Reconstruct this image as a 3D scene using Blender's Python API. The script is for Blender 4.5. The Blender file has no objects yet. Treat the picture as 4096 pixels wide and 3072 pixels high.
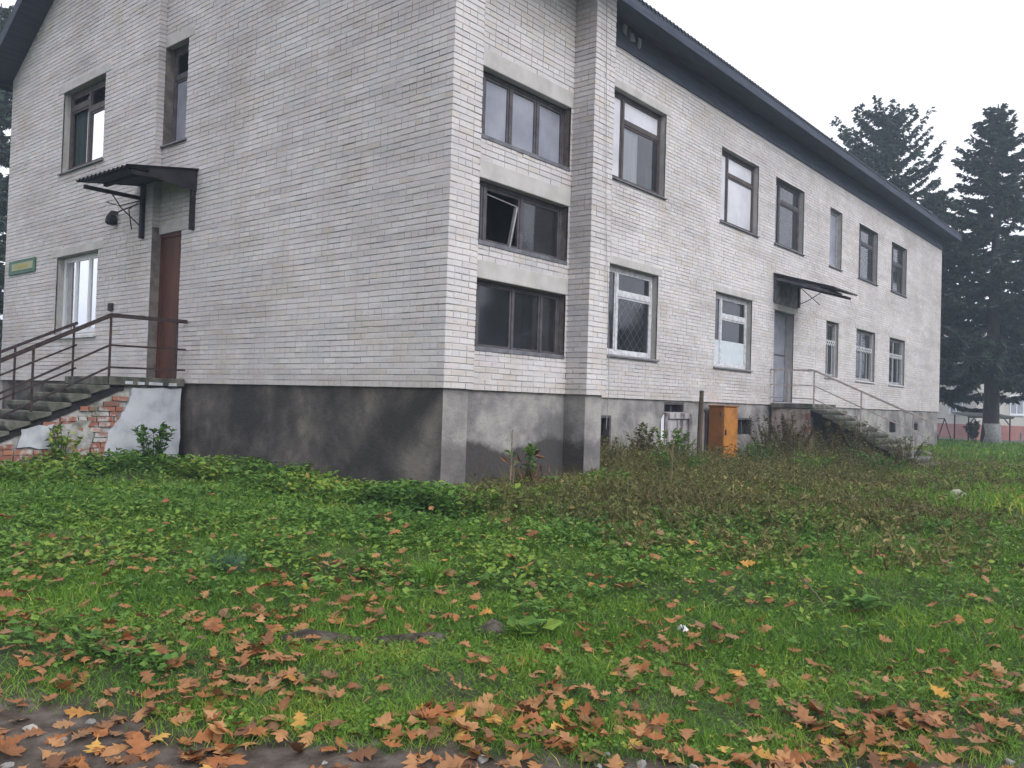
import bpy, bmesh, math, random
import numpy as np
from mathutils import Vector, Matrix
random.seed(11); rng = np.random.default_rng(11)
SC = bpy.context.scene
COL = SC.collection
R = math.radians

# ------------------------------------------------------------------ camera
CAM = np.array([-7.068, -6.987, -0.142])
YAW, PITCH, ROLL = R(40.014), R(1.230), R(1.767)
_f = np.array([math.cos(PITCH)*math.cos(YAW), math.cos(PITCH)*math.sin(YAW), math.sin(PITCH)])
_r = np.array([math.sin(YAW), -math.cos(YAW), 0.0]); _u = np.cross(_r, _f)
_r2 = math.cos(ROLL)*_r + math.sin(ROLL)*_u; _u2 = -math.sin(ROLL)*_r + math.cos(ROLL)*_u
cd = bpy.data.cameras.new('camera'); cam = bpy.data.objects.new('camera', cd); COL.objects.link(cam)
cd.sensor_fit = 'HORIZONTAL'; cd.sensor_width = 36.0; cd.lens = 36.0*3363.76/4096.0
cd.clip_start = 0.05; cd.clip_end = 3000
cam.matrix_world = Matrix(((_r2[0], _u2[0], -_f[0], CAM[0]), (_r2[1], _u2[1], -_f[1], CAM[1]), (_r2[2], _u2[2], -_f[2], CAM[2]), (0, 0, 0, 1)))
SC.camera = cam

# ------------------------------------------------------------------ overcast sky, soft sun, exposure
SUN = Vector((-0.06, -0.80, 0.62)).normalized()
w = bpy.data.worlds.new('World'); SC.world = w; w.use_nodes = True
nt = w.node_tree; nt.nodes.clear()
out = nt.nodes.new('ShaderNodeOutputWorld'); bg = nt.nodes.new('ShaderNodeBackground')
sky = nt.nodes.new('ShaderNodeTexSky'); sky.sky_type = 'NISHITA'; sky.sun_disc = False
sky.sun_elevation = math.asin(SUN.z); sky.sun_rotation = math.atan2(SUN.x, SUN.y)
sky.air_density = 1.0; sky.dust_density = 3.0
hs = nt.nodes.new('ShaderNodeHueSaturation'); hs.inputs['Saturation'].default_value = 0.30
mx = nt.nodes.new('ShaderNodeMix'); mx.data_type = 'RGBA'; mx.inputs[0].default_value = 0.72
mx.inputs[7].default_value = (9.65, 9.6, 10.15, 1)      # the cloud deck
nt.links.new(sky.outputs[0], hs.inputs['Color']); nt.links.new(hs.outputs[0], mx.inputs[6])
nt.links.new(mx.outputs[2], bg.inputs[0]); bg.inputs[1].default_value = 0.145
nt.links.new(bg.outputs[0], out.inputs[0])
sl = bpy.data.lights.new('sun', 'SUN'); sl.energy = 1.5; sl.angle = R(35); sl.color = (0.985, 0.985, 1.0)
so = bpy.data.objects.new('sun', sl); COL.objects.link(so)
so.rotation_euler = SUN.to_track_quat('Z', 'Y').to_euler()
SC.view_settings.view_transform = 'Standard'; SC.view_settings.look = 'None'
SC.view_settings.exposure = 0.27; SC.view_settings.gamma = 1.0; SC.view_settings.use_curve_mapping = False
SC.render.engine = 'CYCLES'
SC.cycles.max_bounces = 4; SC.cycles.volume_bounces = 0; SC.cycles.diffuse_bounces = 2; SC.cycles.transparent_max_bounces = 8
SC.cycles.caustics_reflective = False; SC.cycles.caustics_refractive = False

# ------------------------------------------------------------------ helpers: objects
def tag(o, label=None, cat=None, group=None, kind=None):
    if label: o['label'] = label
    if cat: o['category'] = cat
    if group: o['group'] = group
    if kind: o['kind'] = kind
    return o
def setparent(o, par):
    if par is not None:
        o.parent = par
        L = Vector((0, 0, 0)); q = par
        while q is not None:
            L = L + Vector(q.location); q = q.parent
        o.location = Vector(o.location) - L
    return o
def thing(name, loc, label, cat, group=None):
    o = bpy.data.objects.new(name, None); COL.objects.link(o); o.location = loc; o.empty_display_size = 0.2
    return tag(o, label, cat, group)
def ob(name, me, mat=None, par=None):
    o = bpy.data.objects.new(name, me); COL.objects.link(o)
    if mat is not None and not me.materials: me.materials.append(mat)
    return setparent(o, par)
def mesh_np(name, V, F, attr=None, k=None, smooth=False):
    V = np.asarray(V, dtype=np.float32).reshape(-1, 3); F = np.asarray(F, dtype=np.int32)
    k = F.shape[1]; n = F.shape[0]
    me = bpy.data.meshes.new(name)
    me.vertices.add(len(V)); me.vertices.foreach_set('co', V.ravel())
    me.loops.add(n*k); me.loops.foreach_set('vertex_index', F.ravel())
    me.polygons.add(n); me.polygons.foreach_set('loop_start', np.arange(0, n*k, k, dtype=np.int32))
    me.polygons.foreach_set('loop_total', np.full(n, k, dtype=np.int32))
    me.polygons.foreach_set('use_smooth', np.full(n, bool(smooth)))
    if attr is not None:
        a = me.attributes.new('bv', 'FLOAT', 'POINT'); a.data.foreach_set('value', np.asarray(attr, dtype=np.float32))
    me.update(calc_edges=True); me.validate()
    return me

class MB:
    """collects boxes, bars, tubes and polygons for one mesh"""
    def __init__(s): s.v = []; s.f = []; s.m = []; s.cur = 0
    def add(s, vs, fs):
        b = len(s.v); s.v += [tuple(p) for p in vs]
        for f in fs: s.f.append(tuple(b+i for i in f)); s.m.append(s.cur)
        return s
    def box(s, a, b, jit=0.0):
        x0, x1 = sorted((a[0], b[0])); y0, y1 = sorted((a[1], b[1])); z0, z1 = sorted((a[2], b[2]))
        vs = [(x, y, z) for z in (z0, z1) for x, y in ((x0, y0), (x1, y0), (x1, y1), (x0, y1))]
        if jit: vs = [tuple(c+random.uniform(-jit, jit) for c in p) for p in vs]
        return s.add(vs, [(0, 3, 2, 1), (4, 5, 6, 7), (0, 1, 5, 4), (1, 2, 6, 5), (2, 3, 7, 6), (3, 0, 4, 7)])
    def pbox(s, pl, u0, u1, z0, z1, d0, d1):
        vs = [pl(u, z, d) for d in (d0, d1) for u, z in ((u0, z0), (u1, z0), (u1, z1), (u0, z1))]
        return s.add(vs, [(0, 3, 2, 1), (4, 5, 6, 7), (0, 1, 5, 4), (1, 2, 6, 5), (2, 3, 7, 6), (3, 0, 4, 7)])
    def quad(s, a, b, c, d): return s.add([a, b, c, d], [(0, 1, 2, 3)])
    def bar(s, a, b, w, h=None, up=(0, 0, 1)):
        h = h or w; a = Vector(a); b = Vector(b); d = (b-a).normalized(); u = Vector(up)
        if abs(d.dot(u)) > .95: u = Vector((1, 0, 0))
        r = d.cross(u).normalized(); u = r.cross(d)
        vs = []
        for p in (a, b):
            for i, j in ((-1, -1), (1, -1), (1, 1), (-1, 1)): vs.append(p + r*(i*w/2) + u*(j*h/2))
        return s.add(vs, [(0, 3, 2, 1), (4, 5, 6, 7), (0, 1, 5, 4), (1, 2, 6, 5), (2, 3, 7, 6), (3, 0, 4, 7)])
    def tube(s, pts, rad, n=6, cap=True):
        pts = [Vector(p) for p in pts]; b = len(s.v); rs = rad if isinstance(rad, (list, tuple)) else [rad]*len(pts)
        for i, p in enumerate(pts):
            d = (pts[min(i+1, len(pts)-1)] - pts[max(i-1, 0)]).normalized()
            u = Vector((0, 0, 1)) if abs(d.z) < .9 else Vector((1, 0, 0))
            r = d.cross(u).normalized(); u = r.cross(d)
            for k in range(n):
                t = 2*math.pi*k/n; s.v.append(tuple(p + r*(rs[i]*math.cos(t)) + u*(rs[i]*math.sin(t))))
        for i in range(len(pts)-1):
            for k in range(n):
                s.f.append((b+i*n+k, b+i*n+(k+1) % n, b+(i+1)*n+(k+1) % n, b+(i+1)*n+k)); s.m.append(s.cur)
        if cap:
            s.f.append(tuple(b+k for k in range(n))[::-1]); s.m.append(s.cur)
            e = b+(len(pts)-1)*n; s.f.append(tuple(e+k for k in range(n))); s.m.append(s.cur)
        return s
    def prism(s, poly, off):
        """polygon (3D points) extruded by vector off"""
        n = len(poly); off = Vector(off); a = [Vector(p) for p in poly]
        vs = a + [p+off for p in a]
        fs = [tuple(range(n))[::-1], tuple(range(n, 2*n))] + [(i, (i+1) % n, n+(i+1) % n, n+i) for i in range(n)]
        return s.add(vs, fs)
    def build(s, name, mats, par=None, bevel=0.0, smooth=False):
        me = bpy.data.meshes.new(name); me.from_pydata(s.v, [], s.f)
        mats = mats if isinstance(mats, (list, tuple)) else [mats]
        for m in mats: me.materials.append(m)
        if len(mats) > 1: me.polygons.foreach_set('material_index', s.m)
        me.polygons.foreach_set('use_smooth', [bool(smooth)]*len(me.polygons))
        me.update()
        o = bpy.data.objects.new(name, me); COL.objects.link(o)
        if bevel:
            b = o.modifiers.new('bevel', 'BEVEL'); b.width = bevel; b.segments = 1; b.limit_method = 'ANGLE'
        return setparent(o, par)

# ------------------------------------------------------------------ helpers: materials
def newmat(name):
    m = bpy.data.materials.new(name); m.use_nodes = True
    t = m.node_tree; b = t.nodes['Principled BSDF']; return m, t, b
def N(t, kind, **kw):
    n = t.nodes.new(kind)
    for k, v in kw.items():
        if k in n.inputs: n.inputs[k].default_value = v
        else: setattr(n, k, v)
    return n
def noise(t, vec, scale, detail=4, rough=.6):
    n = N(t, 'ShaderNodeTexNoise'); n.inputs['Scale'].default_value = scale; n.inputs['Detail'].default_value = detail
    n.inputs['Roughness'].default_value = rough
    if vec is not None: t.links.new(vec, n.inputs['Vector'])
    return n.outputs[0]
def ramp(t, fac, stops, interp='LINEAR'):
    r = N(t, 'ShaderNodeValToRGB'); e = r.color_ramp; e.interpolation = interp
    while len(e.elements) < len(stops): e.elements.new(.5)
    for el, (p, c) in zip(e.elements, stops): el.position = p; el.color = tuple(c)+(1,) if len(c) == 3 else c
    t.links.new(fac, r.inputs[0]); return r.outputs[0]
def mixc(t, fac, a, b, mode='MIX'):
    m = N(t, 'ShaderNodeMix'); m.data_type = 'RGBA'; m.blend_type = mode; m.clamp_factor = True
    for i, s in ((0, fac), (6, a), (7, b)):
        if hasattr(s, 'is_output'): t.links.new(s, m.inputs[i])
        elif i == 0: m.inputs[0].default_value = s
        else: m.inputs[i].default_value = tuple(s)+(1,) if len(s) == 3 else s
    return m.outputs[2]
def math_(t, op, a, b=0.0):
    m = N(t, 'ShaderNodeMath'); m.operation = op
    for i, s in enumerate((a, b)):
        if hasattr(s, 'is_output'): t.links.new(s, m.inputs[i])
        else: m.inputs[i].default_value = s
    return m.outputs[0]
def bump(t, b, h, strength=.3, dist=.01):
    n = N(t, 'ShaderNodeBump'); n.inputs['Strength'].default_value = strength; n.inputs['Distance'].default_value = dist
    t.links.new(h, n.inputs['Height']); t.links.new(n.outputs[0], b.inputs['Normal'])
def wpos(t): return N(t, 'ShaderNodeNewGeometry').outputs['Position']
def mat(name, stops, scale=6, rough=.85, spec=.25, bscale=60, bstr=.25, bdist=.006, metal=0, detail=6, stretch=None):
    """noise-mixed colour on world position, with fine relief"""
    m, t, b = newmat(name); p = wpos(t)
    if stretch:
        mp = N(t, 'ShaderNodeMapping'); mp.inputs['Scale'].default_value = stretch; t.links.new(p, mp.inputs[0]); p = mp.outputs[0]
    if len(stops) == 1:
        c = stops[0]; stops = [tuple(x*.82 for x in c), tuple(x*1.15 for x in c)]
    if not isinstance(stops[0][1], (tuple, list)):
        stops = [(.36+.28*i/(len(stops)-1), c) for i, c in enumerate(stops)]
    t.links.new(ramp(t, noise(t, p, scale, detail), stops), b.inputs['Base Color'])
    b.inputs['Roughness'].default_value = rough; b.inputs['Specular IOR Level'].default_value = spec; b.inputs['Metallic'].default_value = metal
    if bstr: bump(t, b, noise(t, p, bscale, 5), bstr, bdist)
    return m

def leafmat(name, stops, rough=.6, trans=.25, perobj=False):
    """colour by the 'bv' value of each leaf or blade (and by object for single leaves)"""
    m, t, b = newmat(name)
    a = N(t, 'ShaderNodeAttribute'); a.attribute_name = 'bv'
    v = a.outputs['Fac']
    if perobj: v = math_(t, 'FRACT', math_(t, 'ADD', v, N(t, 'ShaderNodeObjectInfo').outputs['Random']))
    c = ramp(t, v, stops)
    c = mixc(t, .35, c, ramp(t, noise(t, wpos(t), 35, 3), [(.3, (.35, .35, .35)), (.7, (1.4, 1.4, 1.4))]), 'MULTIPLY')
    t.links.new(c, b.inputs['Base Color']); b.inputs['Roughness'].default_value = rough; b.inputs['Specular IOR Level'].default_value = .25
    if trans:
        tr = N(t, 'ShaderNodeBsdfTranslucent'); t.links.new(c, tr.inputs[0]); ms = N(t, 'ShaderNodeMixShader'); ms.inputs[0].default_value = trans
        t.links.new(b.outputs[0], ms.inputs[1]); t.links.new(tr.outputs[0], ms.inputs[2]); t.links.new(ms.outputs[0], t.nodes['Material Output'].inputs[0])
    return m

def brickmat():
    m, t, b = newmat('silicate_brick'); p = wpos(t)
    a = N(t, 'ShaderNodeAttribute'); a.attribute_name = 'bv'
    v = math_(t, 'FRACT', math_(t, 'ADD', a.outputs['Fac'], N(t, 'ShaderNodeObjectInfo').outputs['Random']))
    c = ramp(t, v, [(0, (0.571, 0.543, 0.551)), (.16, (0.652, 0.627, 0.631)), (.33, (0.610, 0.589, 0.602)), (.5, (0.632, 0.585, 0.583)), (.62, (0.566, 0.559, 0.585)), (.75, (0.674, 0.652, 0.662)), (.88, (0.588, 0.545, 0.512)), (1, (0.642, 0.616, 0.623))])
    st = ramp(t, noise(t, p, .55, 6), [(.40, (.87, .855, .85)), (.5, (.97, .96, .955)), (.6, (1.06, 1.05, 1.05))])     # large weather patches
    c = mixc(t, .85, c, st, 'MULTIPLY')
    mp = N(t, 'ShaderNodeMapping'); mp.inputs['Scale'].default_value = (.35, .35, 4.5); t.links.new(p, mp.inputs[0])
    sk = ramp(t, noise(t, mp.outputs[0], 1.0, 5), [(.46, (1.03, 1.025, 1.02)), (.64, (.84, .825, .81))])                # bands of dirtier courses
    c = mixc(t, .8, c, sk, 'MULTIPLY')
    ye = ramp(t, noise(t, p, 1.0, 4), [(.54, (0, 0, 0)), (.68, (1, 1, 1))])
    c = mixc(t, math_(t, 'MULTIPLY', ye, .38), c, (.47, .41, .33))
    sx = N(t, 'ShaderNodeSeparateXYZ'); t.links.new(p, sx.inputs[0])
    mr = N(t, 'ShaderNodeMapRange'); mr.inputs[1].default_value = .75; mr.inputs[2].default_value = .25; t.links.new(math_(t, 'ADD', sx.outputs[2], noise(t, p, 1.4, 4)), mr.inputs[0])
    c = mixc(t, math_(t, 'MULTIPLY', mr.outputs[0], .35), c, (.42, .36, .29))                                           # splash stains above the plinth
    fi = ramp(t, noise(t, p, 38, 4), [(.3, (.84, .84, .84)), (.65, (1.03, 1.03, 1.03))])
    c = mixc(t, .7, c, fi, 'MULTIPLY')
    t.links.new(c, b.inputs['Base Color']); b.inputs['Roughness'].default_value = .9; b.inputs['Specular IOR Level'].default_value = .2
    bump(t, b, noise(t, p, 90, 5), .35, .004)
    return m
M_BRICK = brickmat()
M_MORTAR = mat('mortar', [(.36, (.22, .212, .212)), (.45, (.38, .368, .364)), (.55, (.50, .487, .482)), (.7, (.56, .547, .54))], scale=1.3, bscale=70, bstr=.4, detail=8)
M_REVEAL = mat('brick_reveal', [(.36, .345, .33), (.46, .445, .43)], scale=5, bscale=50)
M_LINTEL = mat('concrete_lintel', [(.42, .40, .385), (.52, .50, .485)], scale=3, bscale=40, bstr=.2)
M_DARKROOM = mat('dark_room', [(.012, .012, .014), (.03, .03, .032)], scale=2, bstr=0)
M_FRDARK = mat('weathered_dark_frame', [(.060, .055, .062), (.11, .10, .11)], scale=7, rough=.7, bscale=80)
M_FRBROWN = mat('brown_painted_frame', [(.05, .042, .045), (.095, .075, .07)], scale=7, rough=.6)
M_FRWHITE = mat('white_peeling_frame', [(.42, .42, .44), (.66, .66, .69)], scale=12, rough=.6)
M_PVC = mat('white_plastic_frame', [(.68, .69, .72), (.75, .76, .78)], scale=3, rough=.35, bstr=0)
M_FRGREY = mat('grey_frame', [(.24, .24, .25), (.36, .36, .38)], scale=9, rough=.7)
M_CURTAIN = mat('white_curtain', [(.66, .66, .71), (.80, .80, .84)], scale=2, rough=.9, bstr=0, stretch=(9, 9, .6))
M_CURTGREEN = mat('green_curtain', [(.022, .036, .036), (.04, .06, .058)], scale=2, rough=.9, bstr=0, stretch=(8, 8, .5))
M_FILM = mat('grey_plastic_film', [(.20, .21, .26), (.30, .31, .37)], scale=1.6, rough=.45, spec=.5, bstr=.1, bscale=8)
M_SKYPANE = mat('sky_reflection_pane', [(.46, .46, .51), (.60, .60, .65)], scale=1.6, rough=.4, spec=.5, bstr=.1, bscale=8)  # upper panes: reflected sky and pale curtains painted as one colour
M_SILL = mat('metal_sill', [(.10, .10, .115), (.19, .19, .21)], scale=8, rough=.5)
M_SILLW = mat('white_sill', [(.55, .55, .57), (.70, .70, .72)], scale=8, rough=.5)
def glassmat():
    m, t, b = newmat('window_glass')
    b.inputs['Base Color'].default_value = (.02, .022, .025, 1); b.inputs['Roughness'].default_value = .3
    gl = N(t, 'ShaderNodeBsdfGlossy'); gl.inputs['Roughness'].default_value = .07; gl.inputs['Color'].default_value = (.93, .95, 1, 1)
    tr = N(t, 'ShaderNodeBsdfTransparent'); tr.inputs[0].default_value = (.88, .91, .93, 1)
    fr = N(t, 'ShaderNodeFresnel'); fr.inputs[0].default_value = 1.75
    ms = N(t, 'ShaderNodeMixShader'); t.links.new(fr.outputs[0], ms.inputs[0]); t.links.new(tr.outputs[0], ms.inputs[1]); t.links.new(gl.outputs[0], ms.inputs[2])
    df = N(t, 'ShaderNodeBsdfDiffuse'); df.inputs[0].default_value = (.34, .35, .39, 1)
    m2 = N(t, 'ShaderNodeMixShader')
    t.links.new(math_(t, 'MULTIPLY', ramp(t, noise(t, wpos(t), 1.7, 5), [(.35, (.25, .25, .25)), (.75, (1, 1, 1))]), .10), m2.inputs[0])   # dust on the pane
    t.links.new(ms.outputs[0], m2.inputs[1]); t.links.new(df.outputs[0], m2.inputs[2]); t.links.new(m2.outputs[0], t.nodes['Material Output'].inputs[0])
    return m
M_GLASS = glassmat()
M_CONC = mat('mossy_concrete', [(.050, .055, .042), (.10, .10, .082), (.165, .16, .14)], scale=5, bscale=35, bstr=.5, bdist=.01)
M_CONCL = mat('pale_concrete', [(.26, .25, .235), (.40, .39, .375)], scale=5, bscale=35, bstr=.4)
M_RUST = mat('rusty_painted_steel', [(.022, .017, .019), (.042, .029, .029), (.065, .037, .031)], scale=14, rough=.75, bscale=80)
M_PALESTEEL = mat('faded_pink_steel', [(.30, .27, .27), (.46, .42, .41), (.40, .28, .24)], scale=6, rough=.75, bscale=80)
M_DARKMETAL = mat('dark_sheet_metal', [(.012, .012, .014), (.028, .028, .031)], scale=5, rough=.8, bscale=40)
M_REDBRICK = None
def redbrick():
    m, t, b = newmat('red_brick'); p = wpos(t)
    a = N(t, 'ShaderNodeAttribute'); a.attribute_name = 'bv'
    v = math_(t, 'FRACT', math_(t, 'ADD', a.outputs['Fac'], N(t, 'ShaderNodeObjectInfo').outputs['Random']))
    c = ramp(t, v, [(0, (.36, .13, .075)), (.3, (.27, .105, .075)), (.5, (.42, .17, .09)), (.7, (.22, .11, .085)), (1, (.34, .15, .10))])
    lime = ramp(t, noise(t, p, 5.5, 5), [(.50, (0, 0, 0)), (.60, (1, 1, 1))])
    c = mixc(t, lime, c, (.46, .45, .45))
    moss = ramp(t, noise(t, p, 2.3, 4), [(.56, (0, 0, 0)), (.7, (1, 1, 1))])
    c = mixc(t, math_(t, 'MULTIPLY', moss, .75), c, (.13, .145, .105))
    t.links.new(c, b.inputs['Base Color']); b.inputs['Roughness'].default_value = .95; bump(t, b, noise(t, p, 60, 5), .5, .006); return m
M_REDBRICK = redbrick()
M_WHITEPL = mat('white_limewash_plaster', [(.36, .38, .42), (.50, .52, .56), (.56, .58, .62)], scale=2.4, bscale=30, bstr=.3)
M_OLDPL = mat('grey_crumbling_plaster', [(.16, .16, .14), (.30, .30, .28), (.44, .43, .42)], scale=7, bscale=30, bstr=.6, bdist=.015)
M_PINKPL = mat('pink_stained_plaster', [(.16, .125, .11), (.36, .30, .275), (.44, .37, .34)], scale=3, bscale=30, bstr=.4)

# ------------------------------------------------------------------ planes of the building
p = 2.071                 # main facade set back behind the stair tower
ST = -0.13                # proud half of the gable wall
C = 0.077                 # brick course
def plane(o, u, n):
    o = np.array(o, float); u = np.array(u, float); n = np.array(n, float)
    def f(a, z, d=0.0): return tuple(o + u*a + n*d + np.array((0, 0, z)))
    f.u = u; f.n = n; return f
PM = plane((0, p, 0), (1, 0, 0), (0, -1, 0))        # main facade
PT = plane((0, 0, 0), (1, 0, 0), (0, -1, 0))        # tower piers
PB = plane((0, .38, 0), (1, 0, 0), (0, -1, 0))      # tower bay, recessed
PG = plane((0, 0, 0), (0, 1, 0), (-1, 0, 0))        # gable wall
PGS = plane((ST, 0, 0), (0, 1, 0), (-1, 0, 0))      # gable wall, proud part
PP1 = plane((.52, 0, 0), (0, 1, 0), (1, 0, 0))      # pier 1 inner side
PP2 = plane((2.93, 0, 0), (0, 1, 0), (-1, 0, 0))    # pier 2 inner side
PTR = plane((3.44, 0, 0), (0, 1, 0), (1, 0, 0))     # tower side towards the main facade
PST = plane((0, 6.96, 0), (-1, 0, 0), (0, -1, 0))   # step face between gable planes
XE = 31.95; YL = 13.55
PFE = plane((XE, 0, 0), (0, 1, 0), (1, 0, 0))       # far end wall
PBK = plane((0, YL, 0), (1, 0, 0), (0, 1, 0))       # back wall
sn = lambda z: round(z/C)*C
GZ = -2.1                                           # walls run below ground

bld = thing('brick_building', (0, 0, -1.4), 'long two-storey white brick building with a dark roof and projecting stair tower', 'building')

# roof planes: z on the front slope and on the back slope
SLP = 0.60
def zfront(y): return 7.35 + SLP*(y - 1.47)
def zback(y): return 6.66 + SLP*(YL - y)
YR = (6.66 + SLP*YL - 7.35 + SLP*1.47)/(2*SLP); ZR = zfront(YR)
def zroof(y): return min(zfront(y), zback(y))

BR = []      # bricks: (plane, ua, ub, za, zb, depth)
WALLS = {}
def brickwall(key, pl, u0, u1, z0, z1, holes=(), e0=0., e1=0., par=0, top=None, joints=(), backing=True, name='wall'):
    """brick layout by courses with openings; the mortar bed behind is the wall part"""
    n0 = int(round(z0/C)); n1 = int(math.ceil(z1/C))
    for k in range(n0, n1):
        za = k*C; zc = za + C/2
        segs = [(u0+e0, u1-e1)]
        for (a, b, c, d) in list(holes) + [(j-.006, j+.006, z0-1, z1+1) for j in joints]:
            if c < zc < d:
                ns = []
                for (s, e) in segs:
                    if b <= s or a >= e: ns.append((s, e))
                    else:
                        if a > s: ns.append((s, a))
                        if b < e: ns.append((b, e))
                segs = ns
        header = (k + par) % 6 == 0
        drift = random.uniform(-.0015, .0015)
        for (s, e) in segs:
            L = .1275 if header else .255
            u = s; first = True
            while u < e - .02:
                ln = L
                if first and (k + par) % 2: ln = .1275 if not header else .19
                elif not header and random.random() < .035: ln = .1275
                first = False
                ub = min(u+ln, e)
                if e - ub < .05: ub = e
                if top is None or za + C < top((u+ub)/2):
                    BR.append((pl, u, ub - (.007 if ub < e else 0.0), za+drift+random.uniform(0, .0035), za+C-.0115+drift+random.uniform(-.002, .002), random.gauss(0, .0018), key))
                u = ub
    if backing:
        us = sorted({u0, u1} | {min(max(x, u0), u1) for h in holes for x in h[:2]}); zs = sorted({z0, z1} | {min(max(x, z0), z1) for h in holes for x in h[2:]})
        mb = WALLS.setdefault(key, MB())
        for i in range(len(us)-1):
            for j in range(len(zs)-1):
                uc = (us[i]+us[i+1])/2; zc = (zs[j]+zs[j+1])/2
                if any(a < uc < b and c < zc < d for (a, b, c, d) in holes): continue
                mb.add([pl(us[i], zs[j], -.008), pl(us[i+1], zs[j], -.008), pl(us[i+1], zs[j+1], -.008), pl(us[i], zs[j+1], -.008)], [(0, 1, 2, 3)])

def H(u0, u1, z0, z1): return (u0, u1, sn(z0), sn(z1))
# openings (u0,u1,z0,z1)
UPZ = (4.33, 6.11); LOZ = (.86, 2.60)
main_up = [H(6.5, 8.58, *UPZ), H(11.2, 13.31, *UPZ), H(14.40, 16.41, *UPZ), H(18.5, 19.57, *UPZ), H(21.2, 23.18, *UPZ), H(24.80, 26.73, *UPZ)]
main_lo = [H(6.5, 8.42, *LOZ), H(11.07, 13.10, *LOZ), H(18.37, 19.45, .92, 2.63), H(21.14, 23.10, .92, 2.63), H(24.77, 26.70, .92, 2.63)]
door_m = H(14.50, 15.85, .05, 2.55)
lint_m = [(u0-.14, u1+.14, z1, z1+2*C) for (u0, u1, z0, z1) in main_lo] + [(6.42, 8.78, main_up[0][3], main_up[0][3]+2*C), (14.40, 15.98, door_m[3], door_m[3]+2*C)]
brickwall('main', PM, 3.40, XE, 0, 7.0, main_up+main_lo+[door_m]+lint_m, par=1, joints=(17.55, 27.9))
gz_w = H(8.95, 10.80, 4.15, 5.80); gl_w = H(8.98, 10.80, .90, 2.48)
lint_g = [(8.75, 11.06, gz_w[3], gz_w[3]+2*C), (8.77, 11.0, gl_w[3], gl_w[3]+2*C)]
ztopg = lambda y: zroof(y) - .02
brickwall('gable', PGS, 6.96, YL, 0, 6.6, [gz_w, gl_w]+lint_g, par=0, top=ztopg)
brickwall('gable', PGS, 6.96, YL, sn(6.6), 10.4, [], par=0, top=ztopg, backing=False)
w2 = H(6.20, 6.96, 4.11, 5.81); dr_g = H(6.20, 6.96, .03, 2.52)
lint_s = [(6.02, 6.96, w2[3], w2[3]+2*C), (6.02, 6.96, dr_g[3], dr_g[3]+2*C)]
brickwall('gable_inner', PG, 0, 6.96, 0, 6.4, [w2, dr_g]+lint_s, par=0, top=ztopg)
brickwall('gable_inner', PG, 0, 6.96, sn(6.4), 10.4, [], par=0, top=ztopg, backing=False)
gm = WALLS['gable']; gm.add([PGS(6.96, 6.6, -.01), PGS(YL, 6.6, -.01), PGS(YL, zroof(YL), -.01), PGS(6.96, zroof(6.96), -.01)], [(0, 1, 2, 3)])
gi = WALLS['gable_inner']; gi.add([PG(0, 6.4, -.01), PG(6.96, 6.4, -.01), PG(6.96, zroof(6.96), -.01), PG(YR, ZR, -.01), PG(0, zfront(0), -.01)], [(0, 1, 2, 3, 4)])
brickwall('gable', PST, 0, -ST, 0, 9.6, [], e1=.003, par=1)
BAY = [H(.74, 2.88, .57, 1.43), H(.74, 2.88, 1.91, 2.80), H(.74, 2.88, 3.33, 4.25)]
lint_b = [(.52, 2.93, b[3], b[3]+3*C) for b in BAY]
brickwall('tower', PT, 0, .52, 0, 6.45, [], e0=.003, par=1)
brickwall('tower', PT, 2.93, 3.44, 0, 6.45, [], par=1)
brickwall('tower', PB, .52, 2.93, 0, 6.6, BAY+lint_b, par=0)
brickwall('tower', PP1, 0, .38, 0, 6.5, [], e0=.003, par=0)
brickwall('tower', PP2, 0, .38, 0, 6.5, [], e0=.003, par=0)
brickwall('tower', PTR, 0, p, 0, 6.5, [], e0=.003, par=0, top=lambda y: zfront(y)-.02)
brickwall('far_end', PFE, p, YL, 0, 6.6, [], e0=.003, par=0)
WALLS['far_end'].add([PFE(p, 6.6, -.01), PFE(YL, 6.6, -.01), PFE(YR, ZR, -.01), PFE(p, zfront(p), -.01)], [(0, 1, 2, 3)])
WALLS['main'].add([PM(3.4, 7.0, -.01), PM(XE, 7.0, -.01), PM(XE, 7.65, -.01), PM(3.4, 7.65, -.01)], [(0, 1, 2, 3)])
WALLS['back'] = MB().add([PBK(ST, GZ, 0), PBK(XE, GZ, 0), PBK(XE, 6.7, 0), PBK(ST, 6.7, 0)], [(0, 1, 2, 3)])

wall_o = {}
wl = {'main': 'long white brick front wall', 'gable': 'proud half of the white brick gable wall', 'gable_inner': 'white brick gable wall beside the corner', 'tower': 'brick piers and recessed bay of the stair tower', 'far_end': None, 'back': None}
for k, mb in WALLS.items():
    o = mb.build('wall', M_REVEAL if k == 'back' else M_MORTAR, bld); wall_o[k] = o
    if wl.get(k): o['label'] = wl[k]

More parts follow.
